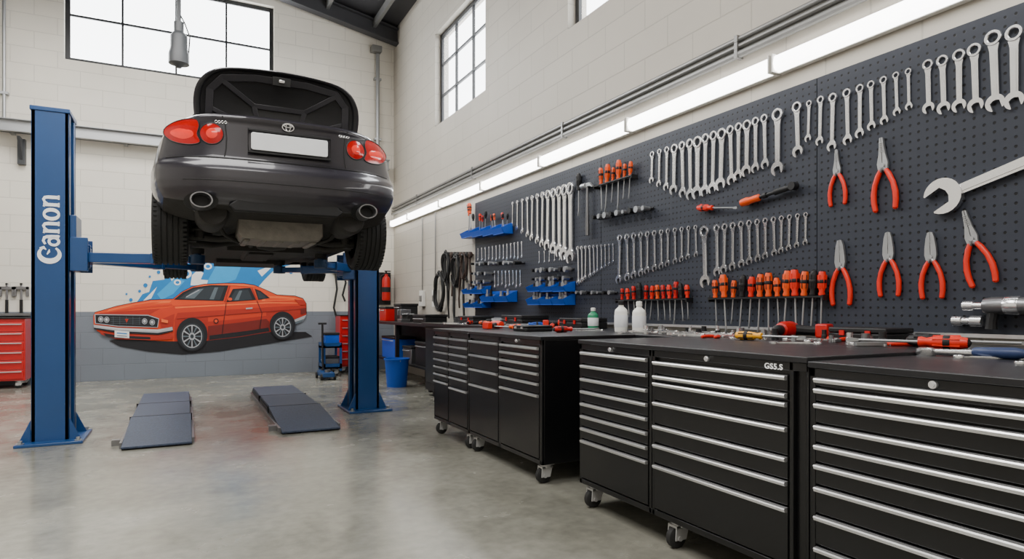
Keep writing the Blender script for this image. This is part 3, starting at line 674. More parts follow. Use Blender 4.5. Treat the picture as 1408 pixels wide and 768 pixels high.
brace([(-.44,.38),(-.20,.22),(-.16,.04)], .04); brace([(.44,.38),(.20,.22),(.16,.04)], .04); brace([(-.20,.22),(.20,.22)], .04); brace([(-.52,.16),(-.26,.06)], .035); brace([(.52,.16),(.26,.06)], .035)
g.box(-.07, .07, lidc(0, .44)-.035, lidc(0, .44)+.01, .40, .47, 1); g.box(-.022, .022, lidc(0, .44)-.045, lidc(0, .44)-.03, .425, .45, 2)
bc_ = g.recentre(); o = bpy.data.objects.new('lid_frame', g.mesh('lid_frame', ['linerb', 'rub', 'chrome'])); COL.objects.link(o); o.parent = lid; o.location = bc_-c; bevel(o, .004)
for s in (-1, 1):
    part(MB().tube([(s*.54, .60, .95), (s*.55, .58, 1.15), (s*.54, .56, 1.28)], .012), 'lid_strut', ['blackm'], car, world=False)
# underbody
g = MB()
g.prism([(-.33,.24),(-.30,.20),(-.1,.185),(.1,.185),(.30,.20),(.33,.24),(.33,.40),(-.33,.40)], .40, .95, 'y', 0)
for i in range(5): g.prism([(-.28+i*.13,.178),(-.24+i*.13,.178),(-.235+i*.13,.2),(-.285+i*.13,.2)], .44, .9, 'y', 0)
g.box(-.36, .36, .38, .40, .36, .38)
part(g, 'fuel_tank', ['shield'], car, world=False, bev=.012)
g = MB()
g.cyl((-.75, .92, .33), (.75, .92, .33), .035, n=10); g.lathe([(.05,-.16),(.12,-.12),(.14,0),(.12,.12),(.05,.16)], 'x', 18, 0, (0, 1.1, .30))
for s in (-1, 1):
    g.tube([(s*.18, .75, .26), (s*.45, .80, .22), (s*.72, .88, .25)], [.035,.028,.035]); g.tube([(s*.22, 1.3, .26), (s*.5, 1.15, .20), (s*.72, .98, .22)], [.03,.028,.035])
    g.tube([(s*.60, .80, .22), (s*.58, .78, .55)], .035); g.ring((s*.59, .79, .35), .06, .012, 'z'); g.ring((s*.59, .79, .42), .06, .012, 'z'); g.ring((s*.59, .79, .29), .06, .012, 'z')
    g.box(min(s*.62, s*.74), max(s*.62, s*.74), .86, .98, .20, .44)
    g.box(s*.70-.04, s*.70+.04, 1.35, 3.2, .22, .26); g.tube([(s*.5, .52, .36), (s*.42, .6, .24), (s*.3, .8, .2)], .015)
g.cyl((0, 1.2, .28), (0, 3.2, .28), .045, n=12); g.box(-.35, .35, 1.5, 1.6, .19, .25); g.box(-.38, .38, 3.1, 3.9, .18, .28); g.box(-.12, .12, 2.0, 3.0, .2, .26)
g.cyl((-.72, 3.62, .3), (.72, 3.62, .3), .03)
part(g, 'suspension', ['under'], car, world=False, bev=.004)
for yy in (.92, 3.62):
    for s in (-1, 1):
        t = bpy.data.objects.new('wheel', None); COL.objects.link(t); t.parent = car; t.location = (s*.81, yy, .335); t.empty_display_size = .05
        g = MB(); r = .335; w = .125
        pr = [(.22,-w+.01),(.235,-w-.002),(.29,-w-.006),(.318,-w+.012),(r,-w+.035)]
        for gx in (-.06, -.02, .02, .06): pr += [(r, gx-.006), (r-.012, gx-.005), (r-.012, gx+.005), (r, gx+.006)]
        pr += [(r,w-.035),(.318,w-.012),(.29,w+.006),(.235,w+.002),(.22,w-.01),(.22,-w+.01)]
        g.lathe(pr, 'x', 56, 0)
        for i in range(56):
            a = 2*pi*i/56; g.M = Matrix.Rotation(a, 4, 'X')
            for sx in (-1, 1): g.box(min(sx*.075, sx*.118), max(sx*.075, sx*.118), -.010, .010, .322, r+.001)
        g.M = Matrix.Identity(4)
        part(g, 'tyre', ['rub'], t, world=False)
        g = MB(); g.lathe([(.222,-w+.012),(.226,-w+.01),(.215,-w+.03),(.205,0),(.215,w-.03),(.226,w-.01),(.222,w-.012)], 'x', 40, 0); g.lathe([(.04,s*.02),(.07,s*.04),(.07,s*.09),(.05,s*.1)], 'x', 20, 0)
        for i in range(5):
            for d in (-.16, .16):
                a = 2*pi*i/5+d; g.tube([(s*.085, .05*cos(a), .05*sin(a)), (s*.095, .13*cos(a), .13*sin(a)), (s*.075, .212*cos(a), .212*sin(a))], [.020,.016,.015], 6)
        g.lathe([(.17, -s*.03), (.17, -s*.01)], 'x', 30, 0)
        part(g, 'rim', ['rim'], t, world=False)

# ------------------------------------------------------------------ tool cabinets
def caster(parent, x, y, h=.14):
    g = MB().box(x-.045, x+.045, y-.045, y+.045, h-.010, h); g.prism([(x-.05, .045), (x+.02, .045), (x+.04, h-.02), (x-.045, h-.02)], y-.032, y-.026, 'y'); g.prism([(x-.05, .045), (x+.02, .045), (x+.04, h-.02), (x-.045, h-.02)], y+.026, y+.032, 'y'); g.cyl((x, y, h-.032), (x, y, h-.008), .038); g.box(x-.045, x+.04, y-.032, y+.032, h-.035, h-.022)
    c = part(g, 'caster', ['castm'], parent, bev=.002)
    g = MB().lathe([(.02,-.02),(.045,-.02),(.054,-.014),(.055,0),(.054,.014),(.045,.02),(.02,.02)], 'y', 24, 0, (x-.02, y, .055)).cyl((x-.02, y-.036, .055), (x-.02, y+.036, .055), .014, n=10, m=1)
    part(g, 'wheel', ['rub', 'castm'], c)
XF = 2.15
def cabinet(y0, y1, cols, label, text=None, lock=None, xf=XF, top=1.0):
    t = thing('tool_cabinet', ((xf+2.94)/2, (y0+y1)/2, 0), label, 'tool cabinet', 'rolling tool cabinets')
    g = MB().box(xf+.02, 2.94, y0, y1, .14, top-.025); g.box(xf, xf+.02, y0, y1, top-.06, top-.025)
    g.box(xf, xf+.02, y0, y1, .14, .17)
    for e in (y0, y1): g.box(xf, xf+.02, max(y0, e-.012), min(y1, e+.012), .14, top-.025)
    for (a, b, zs) in cols:
        for e in (a, b): g.box(xf, xf+.02, max(y0, e-.010), min(y1, e+.010), .14, top-.025)
    part(g, 'body', ['black'], t, bev=.003)
    part(MB().box(xf-.012, 2.945, y0-.002, y1+.002, top-.025, top), 'worktop', ['bench'], t, bev=.004)
    for (a, b, zs) in cols:
        for i, z in enumerate(zs):
            zb_ = zs[i+1] if i+1 < len(zs) else .175
            d = part(MB().box(xf-.004, xf+.018, a+.014, b-.014, zb_+.004, z-.004), 'drawer', ['black'], t, bev=.002)
            g = MB(); h = .017
            g.prism([(xf-.003, z-.006), (xf-.020, z-.007), (xf-.023, z-.012), (xf-.019, z-h-.006), (xf-.010, z-h-.008), (xf-.003, z-h-.006)], a+.016, b-.016, 'y')
            part(g, 'handle', ['alu'], d, label='brushed aluminium full-width handle')
    for yy in (lock or []):
        part(MB().cyl((xf-.012, yy, top-.043), (xf, yy, top-.043), .013, n=18).cyl((xf-.018, yy, top-.043), (xf-.012, yy, top-.043), .008, n=14), 'lock', ['alu'], t)
    n = max(2, int((y1-y0)/.8)+1)
    for i in range(n):
        yy = y0+.07+(y1-y0-.14)*i/(n-1)
        caster(t, xf+.07, yy); caster(t, 2.86, yy)
    if text:
        yc, zc, w, h = text
        Mx = Matrix(((0, 0, -1, xf-.0012), (-1, 0, 0, yc), (0, 1, 0, zc), (0, 0, 0, 1)))
        text_part('GS5.S', 'white', Mx, w, h, t, ext=.0008, name='badge_lettering', bold=.02)
    return t
cabinet(4.985, 5.84, [(5.45, 5.83, [.945,.875,.805,.735,.665,.595,.525]), (5.0, 5.43, [.945,.875,.805,.735,.665,.595,.50])], 'black rolling tool cabinet with two drawer columns', top=ZT)
cabinet(3.74, 4.98, [(4.40, 4.97, [.945,.83,.71,.58]), (3.76, 4.38, [.945,.89,.83,.77,.70,.62])], 'black rolling tool cabinet with silver drawer handles', lock=[4.1], top=ZT)
cabinet(1.665, 3.275, [(2.61, 3.26, [.95,.87,.79,.715,.64,.565,.49,.415]), (1.745, 2.585, [.94,.868,.832,.732,.612,.515,.41])], 'wide black rolling tool cabinet with silver handles', text=(1.83, .966, .09, .024), lock=[2.2, 2.95], top=ZT)
cabinet(.12, 1.66, [(.16, 1.645, [.945,.905,.848,.765,.69,.615,.53,.42,.30])], 'wide black tool cabinet with one stack of long drawers', lock=[1.2])
# counter against the wall
t = thing('wall_counter', (3.36, 4.3, 0), 'long black counter running along the pegboard wall', 'counter')
part(MB().box(2.955, 3.765, .1, 8.55, .97, ZT), 'worktop', ['bench'], t, bev=.004)
part(MB().box(3.0, 3.765, .12, 8.5, .08, .97), 'body', ['blackm'], t)
for y in (.2, 2, 4, 6, 8.3):
    for x in (3.1, 3.65): part(MB().box(x-.05, x+.05, y-.04, y+.04, 0, .08), 'foot', ['blackm'], t)
for i in range(4):
    y0 = 5.9+i*.65
    d = part(MB().box(2.985, 2.999, y0, y0+.6, .2, .93), 'door', ['black'], t, bev=.002)
    part(MB().box(2.97, 2.985, y0+.05, y0+.07, .6, .8), 'handle', ['alu'], d)

# ------------------------------------------------------------------ pegboard
XP = 3.74
for a, b in ((.7, 2.83), (2.836, 5.3), (5.306, 8.45)):
    solo(MB().box(XP, XR-.002, a, b, 1.07, 2.74), 'pegboard', ['peg'], 'dark slate perforated pegboard panel covered with tools', 'pegboard', 'pegboard panels', base=None)
g = MB().box(XP-.01, XR-.002, .7, 8.46, 1.05, 1.07); solo(g, 'pegboard_rail', ['alu'], 'thin metal rail below the pegboard', 'rail')

def TB(y, z, tilt=0., s=1., off=0.):
    return Matrix.Translation((XP-off, y, z)) @ Matrix.Rotation(-pi/2, 4, 'Z') @ Matrix.Rotation(tilt, 4, 'Y') @ Matrix.Scale(s, 4)
def arc(c, r, a0, a1, n): return [(c[0]+r*cos(a0+(a1-a0)*i/n), c[1]+r*sin(a0+(a1-a0)*i/n)) for i in range(n+1)]
def wrench_mesh(hw, name, fat=.26, t=.045):
    g = MB(); R = hw/2
    n = 20; zo = -R
    vs = []; fs = []
    for (rr_, y) in ((R*.95, -t), (R*.66, -t), (R*.58, -t*.8), (R*.58, -.003), (R, -.003), (R, -t*.8)):
        for i in range(n): a = 2*pi*i/n; vs.append((rr_*cos(a), y, zo+rr_*sin(a)))
    for k in range(6):
        for i in range(n): fs.append((k*n+i, k*n+(i+1) % n, ((k+1) % 6)*n+(i+1) % n, ((k+1) % 6)*n+i))
    g.add(vs, fs)
    sw = hw*fat
    g.prism([(-sw*1.25, -hw*.92), (-sw*.9, -hw*1.35), (-sw*.8, -.8), (-sw*1.5, -1+hw*.95), (sw*1.5, -1+hw*.95), (sw*.8, -.8), (sw*.9, -hw*1.35), (sw*1.25, -hw*.92)], -t*.7, -.008)
    g.prism([(-sw*.45, -hw*1.5), (-sw*.4, -.80), (sw*.4, -.80), (sw*.45, -hw*1.5)], -t*.85, -t*.7)
    c = (0, -1+R*1.1); Q = R*1.12; an = radians(-90+15); dl = .62
    pts = arc(c, Q, an+dl, an+2*pi-dl, 20)
    d = Vector((cos(an), sin(an))); nn = Vector((-d.y, d.x)); cc = Vector(c); gw = Q*sin(dl)*.85
    pts += [tuple(cc+d*Q*.80-nn*gw), tuple(cc-d*Q*.12-nn*gw), tuple(cc-d*Q*.30-nn*gw*.3), tuple(cc-d*Q*.30+nn*gw*.3), tuple(cc-d*Q*.12+nn*gw), tuple(cc+d*Q*.80+nn*gw)]
    g.prism(pts, -t, -.003)
    return g.mesh(name, ['chrome'])
WM = {'n': wrench_mesh(.12, 'wrench'), 'w': wrench_mesh(.155, 'wrench'), 'x': wrench_mesh(.19, 'wrench')}
def wrench(px, py0, py1, kind, label, group, px2=None):
    y0, z0 = rw(px, py0, XP); y1, z1 = rw(px2 or px, py1, XP)
    L = math.hypot(y1-y0, z1-z0); tilt = random.uniform(-.04, .04)
    o = bpy.data.objects.new('wrench', WM[kind]); COL.objects.link(o)
    o.matrix_world = TB(y0, z0, tilt, L, .002)
    return setp(o, label, 'wrench', group)
for p in [(1277,82,157),(1297,76,158),(1320,68,155),(1341,60,156),(1367,42,155),(1396,35,151)]: wrench(*p, 'x', 'large chrome combination wrench hanging on the pegboard', 'large wrenches on the pegboard')
for p in [(1114,138,195),(1130,132,200),(1147,128,208),(1166,122,200),(1184,116,190),(1199,111,180),(1216,105,172),(1233,99,160),(1250,94,152)]: wrench(*p, 'w', 'chrome combination wrench hanging in a graded row', 'upper row of wrenches')
bc = [252,257,262,268,272,275,274,270,266,262,255,248,243,238,233,227]
for i in range(15):
    x = 898+i*10.2+i*i*.06; wrench(x, 208-(x-898)*.33, bc[i], 'w' if i % 3 else 'x', 'chrome combination wrench hanging in a graded row', 'upper row of wrenches')
wrench(1071, 149, 242, 'x', 'large chrome wrench hanging between smaller ones', 'upper row of wrenches'); wrench(1097, 140, 217, 'x', 'large chrome wrench hanging between smaller ones', 'upper row of wrenches')
for i in range(12):
    x = 706+i*6.7+i*i*.06; wrench(x, 277-(x-707)*.33, 312+i*4.6, 'n' if i < 7 else 'w', 'long chrome combination wrench hanging on the pegboard', 'long wrenches on the pegboard')
for i in range(10):
    x = 796+i*5.3; wrench(x, 338-i*.4, 392-i*3.4, 'n', 'small steel wrench hanging in a fanned row', 'small fanned wrenches')
for i in range(12):
    x = 854+i*9.4; wrench(x, 322-i*1.2, 390-i*3.3, 'w', 'chrome wrench hanging in the middle row', 'middle row of wrenches')
wrench(970, 310, 396, 'x', 'large chrome wrench hanging in the middle row', 'middle row of wrenches')
for i in range(12):
    x = 987+i*11.1; wrench(x, 308-i*1.5, 380-i*3.9, 'w', 'chrome wrench hanging in the middle row', 'middle row of wrenches')
for i in range(13): wrench(658+i*5, 341-i*.8, 358-i*.3+(i % 3), 'w', 'small steel wrench on the pegboard', 'small wrenches beside blue trays')
for i in range(8): wrench(681+i*5, 372-i*.2, 396-(i % 3)*2, 'w', 'small steel wrench on the pegboard', 'small wrenches beside blue trays')
for i in range(7): wrench(742+i*7, 345-i*.6, 362-i, 'w', 'small steel wrench on the pegboard', 'small wrenches beside blue trays')
# giant wrench
y0, z0 = rw(1277, 280, XP); y1, z1 = rw(1505, 186, XP)
o = bpy.data.objects.new('wrench', wrench_mesh(.23, 'wrench', .19, .05)); COL.objects.link(o)
L = math.hypot(y1-y0, z1-z0); ang = math.atan2((y0-y1), (z1-z0))
o.matrix_world = TB(y1, z1, ang, L, .004); setp(o, 'very large chrome open-end wrench mounted diagonally', 'wrench')

# pliers
def pliers_parts(kind):
    j = MB()
    if kind == 'long':
        for s in (-1, 1): j.prism([(s*.004, -.05), (s*.065, -.05), (s*.075, .03), (s*.045, .16), (s*.022, .38), (s*.004, .385)], -.05, -.012)
    else:
        for s in (-1, 1): j.prism([(s*.004, -.05), (s*.065, -.05), (s*.085, .03), (s*.08, .13), (s*.06, .28), (s*.035, .36), (s*.004, .37)], -.055, -.012)
    j.cyl((0, -.065, 0), (0, -.01, 0), .032, n=18)
    for k in range(6): j.box(-.03, .03, -.057, -.05, .18+k*.025, .19+k*.025)
    hs = []
    for s in (-1, 1):
        h = MB(); h.tube([(s*-.02, -.035, .0), (s*.04, -.035, -.08)], [.03, .03], 10, 1)
        h.tube([(s*.035, -.035, -.06), (s*.075, -.037, -.13), (s*.125, -.04, -.25), (s*.15, -.04, -.38), (s*.15, -.04, -.50), (s*.135, -.04, -.60), (s*.132, -.04, -.62)], [.030, .036, .034, .037, .036, .034, .018], 12, 0)
        hs.append(h)
    return j, hs
PL = {}
for kind in ('long', 'wide'):
    j, hs = pliers_parts(kind); PL[kind] = (j.mesh('jaw', ['steel']), [h.mesh('handle', ['orred', 'chromed']) for h in hs])
def pliers(px, py0, py1, kind, px2=None, label=None):
    y0, z0 = rw(px, py0, XP); y1, z1 = rw(px2 or px, py1, XP); L = math.hypot(y1-y0, z1-z0)
    ang = math.atan2(y1-y0, z0-z1)
    f = .38; y = y0+(y1-y0)*f; z = z0+(z1-z0)*f
    t = thing('pliers', (0, 0, 0), label or 'steel pliers with red-orange grips hanging on the pegboard', 'pliers', 'red-handled pliers')
    t.matrix_world = TB(y, z, ang, L)
    jm, hm = PL[kind]
    for nme, mm in (('jaw', jm), ('handle', hm[0]), ('handle', hm[1])):
        o = bpy.data.objects.new(nme, mm); COL.objects.link(o); o.parent = t
pliers(1152, 206, 283, 'long', 1154); pliers(1214, 190, 290, 'long', 1220)
pliers(1157, 329, 420, 'wide', 1159); pliers(1223, 318, 408, 'wide', 1225); pliers(1281, 318, 411, 'wide', 1284); pliers(1328, 290, 392, 'long', 1356)

# screwdrivers
def sd_meshes(hm, band):
    h = MB(); h.lathe([(.02,0),(.045,.005),(.05,.03),(.038,.07),(.055,.13),(.062,.22),(.060,.32),(.045,.385),(.02,.40)], 'z', 14, 0)
    h.lathe([(.0635,.20),(.066,.205),(.066,.25),(.0635,.255)], 'z', 14, 1); h.lathe([(.046,.383),(.03,.40),(.01,.412)], 'z', 12, 1)
    for k in range(6):
        a = pi*k/3; h.tube([(.055*cos(a), .055*sin(a), .12), (.062*cos(a), .062*sin(a), .33)], .008, 6, 1 if band else 0)
    s = MB(); s.cyl((0, 0, .02), (0, 0, -.50), .014, n=10); s.prism([(-.014,-.50),(.014,-.50),(.022,-.57),(.018,-.60),(-.018,-.60),(-.022,-.57)], -.006, .006)
    return h.mesh('handle', [hm, 'blackm']), s.mesh('shaft', ['steel'])
SD = [sd_meshes('orange', True), sd_meshes('orred', False), sd_meshes('orange', False), sd_meshes('red', True), sd_meshes('yellow', True), sd_meshes('blackm', False), sd_meshes('bluep', True)]
def screwdriver(k, Mx, label, group=None):
    t = thing('screwdriver', (0, 0, 0), label, 'screwdriver', group); t.matrix_world = Mx
    for nme, mm in zip(('handle', 'shaft'), SD[k]):
        o = bpy.data.objects.new(nme, mm); COL.objects.link(o); o.parent = t
    return t
def rack(px0, px1, py, label):
    y0, z0 = rw(px0, py, XP); y1, z1 = rw(px1, py, XP); z = (z0+z1)/2
    g = MB().box(XP-.075, XP-.05, y1, y0, z-.012, z).box(XP-.030, XP, y1, y0, z-.012, z).box(XP-.075, XP, y1-.01, y1, z-.03, z+.005).box(XP-.075, XP, y0, y0+.01, z-.03, z+.005)
    solo(g, 'tool_rack', ['blackm'], label, 'tool rack', base=None)
    return z
zs = rack(855, 952, 411, 'black steel rack holding screwdrivers')
for i in range(12):
    y, _ = rw(860+i*8.2, 411, XP); s = random.uniform(.8, 1.2)
    screwdriver([3,1,3,5,3,1,0,3,1,3,5,1][i], Matrix.Translation((XP-.04, y, zs)) @ Matrix.Rotation(random.uniform(-.12,.12), 4, 'X') @ Matrix.Diagonal((.36*s, .36*s, .32*s, 1)), 'screwdriver with red or black handle in the rack', 'red screwdrivers in the rack')
zs = rack(984, 1140, 408, 'black steel rack holding orange screwdrivers')
for i in range(13):
    y, _ = rw(989+i*12.2, 408, XP); s = random.uniform(.78, 1.14)
    screwdriver([0,2,0,5,1,0,0,2,2,1,0,5,1][i], Matrix.Translation((XP-.04, y, zs)) @ Matrix.Rotation(random.uniform(-.10,.10), 4, 'X') @ Matrix.Diagonal((.44*s, .44*s, .42*s, 1)), 'screwdriver with orange handle standing in the rack', 'orange screwdrivers in the rack')
zs = rack(825, 876, 249, 'small black rack holding orange screwdrivers')
for i in range(6):
    y, _ = rw(831+i*8, 249, XP); s = random.uniform(.75, 1.1); screwdriver(2 if i % 2 else 0, Matrix.Translation((XP-.04, y, zs)) @ Matrix.Rotation(random.uniform(-.1,.1), 4, 'X') @ Matrix.Diagonal((.40*s, .40*s, .44*s, 1)), 'orange-handled screwdriver in the upper rack', 'orange screwdrivers in the upper rack')
def socket_row(px0, px1, py0, py1, n, lab, r=.018, L=.06):
    y0, z0 = rw(px0, py0, XP); y1, z1 = rw(px1, py1, XP)
    solo(MB().tube([(XP-.012, y0, z0), (XP-.012, y1, z1)], .011, 4), 'socket_rail', ['blackm'], 'black rail holding small steel sockets', 'socket rail', base=None)
    for i in range(n):
        f = (i+.5)/n; y = y0+(y1-y0)*f; z = z0+(z1-z0)*f; q = r*(.7+.6*((i*7) % 5)/5)
        g = MB().lathe([(q*.5, -L), (q, -L), (q, -L*.5), (q*.85, -L*.42), (q*.85, -.0), (q*.5, 0)], 'x', 14, 0, (XP-.02, y, z))
        solo(g, 'socket', ['steel' if i % 3 else 'blackm'], lab, 'socket', 'sockets on pegboard rails', base=None)
sl = 'small steel socket on a pegboard rail'
socket_row(822, 900, 300, 286, 9, sl, .026, .08); socket_row(790, 850, 402, 402, 8, sl); socket_row(738, 790, 372, 370, 8, sl, .026, .08)
socket_row(655, 722, 363, 361, 10, sl, .024, .10); socket_row(655, 680, 376, 376, 5, sl, .024, .1); socket_row(655, 678, 388, 387, 5, sl, .024, .1); socket_row(738, 788, 384, 382, 8, sl, .02, .08)
# horizontal tools
y, z = rw(985, 286, XP); screwdriver(1, TB(y, z, radians(-82), .42, .04), 'short red-orange screwdriver lying on pegboard hooks')
y, z = rw(1055, 270, XP); t = thing('torque_wrench', (0, 0, 0), 'black torque wrench with orange grip hung horizontally', 'torque wrench'); t.matrix_world = TB(y, z, radians(84), 1, .04)
g = MB().lathe([(.01,-.21),(.027,-.20),(.031,-.15),(.024,-.12),(.026,-.04),(.014,-.03)], 'z', 14, 0); part(g, 'handle', ['orange'], t, world=False)
g = MB().cyl((0, 0, -.04), (0, 0, .10), .013, n=12).cyl((0, 0, .10), (0, 0, .25), .022, .018, n=14).cyl((0, -.03, .26), (0, .02, .26), .028, n=18).cyl((0, 0, .0), (0, 0, .03), .02, n=14); part(g, 'shaft', ['blackm'], t, world=False)
y, z = rw(799, 262, XP); screwdriver(5, Matrix.Translation((XP-.03, y, z)) @ Matrix.Scale(.45, 4), 'black screwdriver hanging beside the hammer')
# hammer
y, z = rw(812, 255, XP); t = thing('hammer', (XP-.04, y, z), 'steel hammer with dark grip hanging head up', 'hammer')
part(MB().cyl((XP-.04, y+.10, z), (XP-.04, y+.02, z), .03, n=14).prism([(y+.03, z-.022), (y-.05, z-.015), (y-.11, z-.035), (y-.11, z-.028), (y-.05, z+.02), (y+.03, z+.022)], XP-.055, XP-.025, 'x'), 'head', ['steel'], t)
part(MB().tube([(XP-.04, y, z+.02), (XP-.04, y, z-.25), (XP-.04, y, z-.45), (XP-.04, y, z-.52)], [.012, .014, .022, .02]), 'handle', ['chromed'], t)
# impact gun
y, z = rw(1375, 428, XP); t = thing('impact_wrench', (XP-.06, y, z), 'silver and black air impact wrench hung on the pegboard', 'power tool')
part(MB().lathe([(.02,-.22),(.026,-.21),(.04,-.16),(.045,-.08),(.045,.03),(.038,.06),(.02,.07)], 'y', 20, 0, (XP-.06, y-.02, z+.03)), 'housing', ['chromed'], t)
part(MB().lathe([(.046,-.10),(.048,-.095),(.048,-.04),(.046,-.035)], 'y', 20, 0, (XP-.06, y-.02, z+.03)), 'collar', ['chrome'], t)
part(MB().cyl((XP-.06, y+.04, z+.03), (XP-.06, y+.10, z+.03), .018, n=12).cyl((XP-.06, y+.09, z+.03), (XP-.06, y+.14, z+.03), .026, n=14), 'socket', ['chrome'], t)
part(MB().tube([(XP-.06, y-.0, z+.01), (XP-.06, y+.01, z-.05), (XP-.06, y+.012, z-.09)], [.028, .024, .028]), 'handle', ['blackm'], t)
y, z = rw(1338, 441, XP); g = MB().lathe([(.02,-.07),(.03,-.065),(.03,-.01),(.02,0),(.02,.03),(.026,.035),(.026,.08),(.015,.085)], 'y', 16, 0, (XP-.035, y, z)); solo(g, 'air_fitting', ['chrome'], 'chrome air fitting hung beside the impact wrench', 'fitting', base=None)
# blue bins
def tray(px0, px1, py, h=.07, tl=0, n=3):
    out = []
    for k in range(n):
        pa = px0+(px1-px0)*k/n+.4; pb = px0+(px1-px0)*(k+1)/n-.4
        y0, z0 = rw(pa, py-tl*(k+.3)/n, XP); y1, z1 = rw(pb, py-tl*(k+.7)/n, XP); z = (z0+z1)/2
        g = MB(); d = .14
        g.box(XP-d, XP, y1, y0, z-.008, z); g.prism([(XP-d-.03, z+h*.8), (XP-d, z), (XP-d+.008, z), (XP-d-.022, z+h*.8)], y1, y0, 'y'); g.box(XP-.006, XP, y1, y0, z, z+h*1.7)
        for yy in (y1, y0-.006): g.prism([(XP-d, z), (XP, z), (XP, z+h*1.6), (XP-.05, z+h*1.5), (XP-d-.024, z+h*.8)], yy, yy+.006, 'y')
        solo(g, 'parts_bin', ['bluep'], 'bright blue plastic parts bin mounted on the pegboard', 'bin', 'blue pegboard bins', base=None)
        out.append((y0, y1, z))
    return out
tr = [tray(646, 706, 327, .08, 6, 4), tray(739, 792, 400, .06), tray(739, 792, 418, .07), tray(648, 676, 403, .06, 0, 2), tray(674, 712, 414, .08, 0, 2), tray(650, 676, 422, .06, 0, 2)]
ki = 0
for (y0, y1, z) in tr[0]:
    for j in range(3):
        y = y0-.05-(y0-y1-.08)*(j+.4)/3; k = [2, 0, 5, 1, 3, 5, 2, 5, 0, 5, 1, 5][ki]; s = (.5, .55, .35, .34, .3, .35, .3, .3, .3, .28, .3, .26)[ki]; ki += 1
        screwdriver(k, Matrix.Translation((XP-.06, y, z+.02)) @ Matrix.Rotation(random.uniform(-.2, .2), 4, 'X') @ Matrix.Scale(s, 4) @ Matrix.Translation((0, 0, .6)) @ Matrix.Diagonal((1, 1, .75, 1)), 'orange or black handled tool standing in a blue bin', 'tools in the blue bins')
for k in (1, 2, 3, 4, 5):
    for (y0, y1, z) in tr[k]:
        for i in range(3):
            y = y0-.05-(y0-y1-.08)*i/3; h = random.uniform(.08, .18); solo(MB().lathe([(.012, 0), (.026, 0), (.026, h*.6), (.018, h*.65), (.018, h), (.01, h)], 'z', 12, 0, (XP-.07, y, z)), 'socket', [('steel', 'blackm', 'steel', 'chromed')[(i+k) % 4]], 'steel socket standing in a blue bin', 'socket', 'sockets in blue bins')

# ------------------------------------------------------------------ things hanging on the wall past the pegboard
def coil(px, py, R, m, turns, lab, X=XR-.04):
    y, z = rw(px, py, X); g = MB(); pts = []
    for i in range(turns*24):
        a = 2*pi*i/24; q = 1+.10*sin(i*.7)+.05*sin(i*.23); pts.append((X-.03+.02*sin(i*.31), y+R*q*cos(a)*.75, z+R*1.15*q*sin(a)))
    g.tube(pts, .013, 6); g.cyl((XR-.003, y, z+R*1.1), (XR-.1, y, z+R*1.1), .012, m=1)
    solo(g, 'hose_coil', [m, 'steel'], lab, 'hose', 'coiled hoses on the wall', base=None)
coil(606, 400, .26, 'rub', 6, 'coiled black air hose hanging on the wall'); coil(615, 366, .2, 'rub', 4, 'coiled black cable hanging on the wall'); coil(629, 372, .2, 'blackm', 4, 'coiled black cable hanging on the wall'); coil(640, 366, .16, 'brown', 3, 'coiled brown cable hanging on the wall')
for i in range(9):
    px = 613+i*4.2; X = XR-.05; y, z = rw(px, 350, X); L = [.5, 1.0, .65, 1.05, .5, .8, 1.1, .4, .6][i]
    pts = []
    for k in range(13):
        f = k/12; pts.append((X-.02*sin(f*5), y+.04*sin(f*6+i)+(.05 if k > 6 else 0), z-L*(1-abs(2*f-1)))) if i % 2 else pts.append((X, y+.03*sin(f*4+i), z-L*f))
    g = MB().tube(pts, .013 if i % 2 else .018, 7); g.cyl((XR-.003, y, z), (XR-.09, y, z), .012); g.lathe([(.02, -.03), (.045, -.02), (.045, .02), (.02, .03)], 'x', 14, 0, (X, y, z))
    solo(g, 'hanging_strap', [('rub', 'blackm', 'brown')[i % 3]], 'dark strap hanging from a wall hook', 'strap', 'straps on wall hooks', base=None)
# ------------------------------------------------------------------ far workbench
t = thing('workbench', (3.4, 10.4, 0), 'black steel workbench along the far end of the wall', 'workbench')
part(MB().box(3.12, 3.76, 8.7, 12.0, .94, .99), 'worktop', ['bench'], t, bev=.004)
for (x, y) in [(3.17, 8.75), (3.17, 10.4), (3.17, 11.95), (3.7, 8.75), (3.7, 10.4), (3.7, 11.95)]: part(MB().box(x-.03, x+.03, y-.03, y+.03, 0, .94), 'leg', ['blackm'], t)
part(MB().box(3.16, 3.76, 8.78, 11.9, .30, .33), 'shelf', ['blackm'], t)
part(MB().box(3.70, 3.76, 8.78, 11.9, .33, .94), 'back_panel', ['blackm'], t)
def bucket(x, y, r, h, m, lab):
    g = MB().lathe([(.01, .01), (r*.78, .01), (r*.80, 0), (r*.98, h-.02), (r*1.06, h-.02), (r*1.06, h), (r*.96, h), (r*.77, .02), (.01, .02)], 'z', 28, 0, (x, y, 0))
    e = thing('bucket', (x, y, 0), lab, 'bucket'); part(g, 'tub', [m], e)
    part(MB().tube([(x, y+r*cos(a), h-.02-.06*sin(a)) for a in [pi*i/10 for i in range(11)]], .007), 'handle', ['steel'], e)
bucket(2.92, 9.6, .19, .44, 'bluep', 'blue plastic bucket standing beside the workbench')
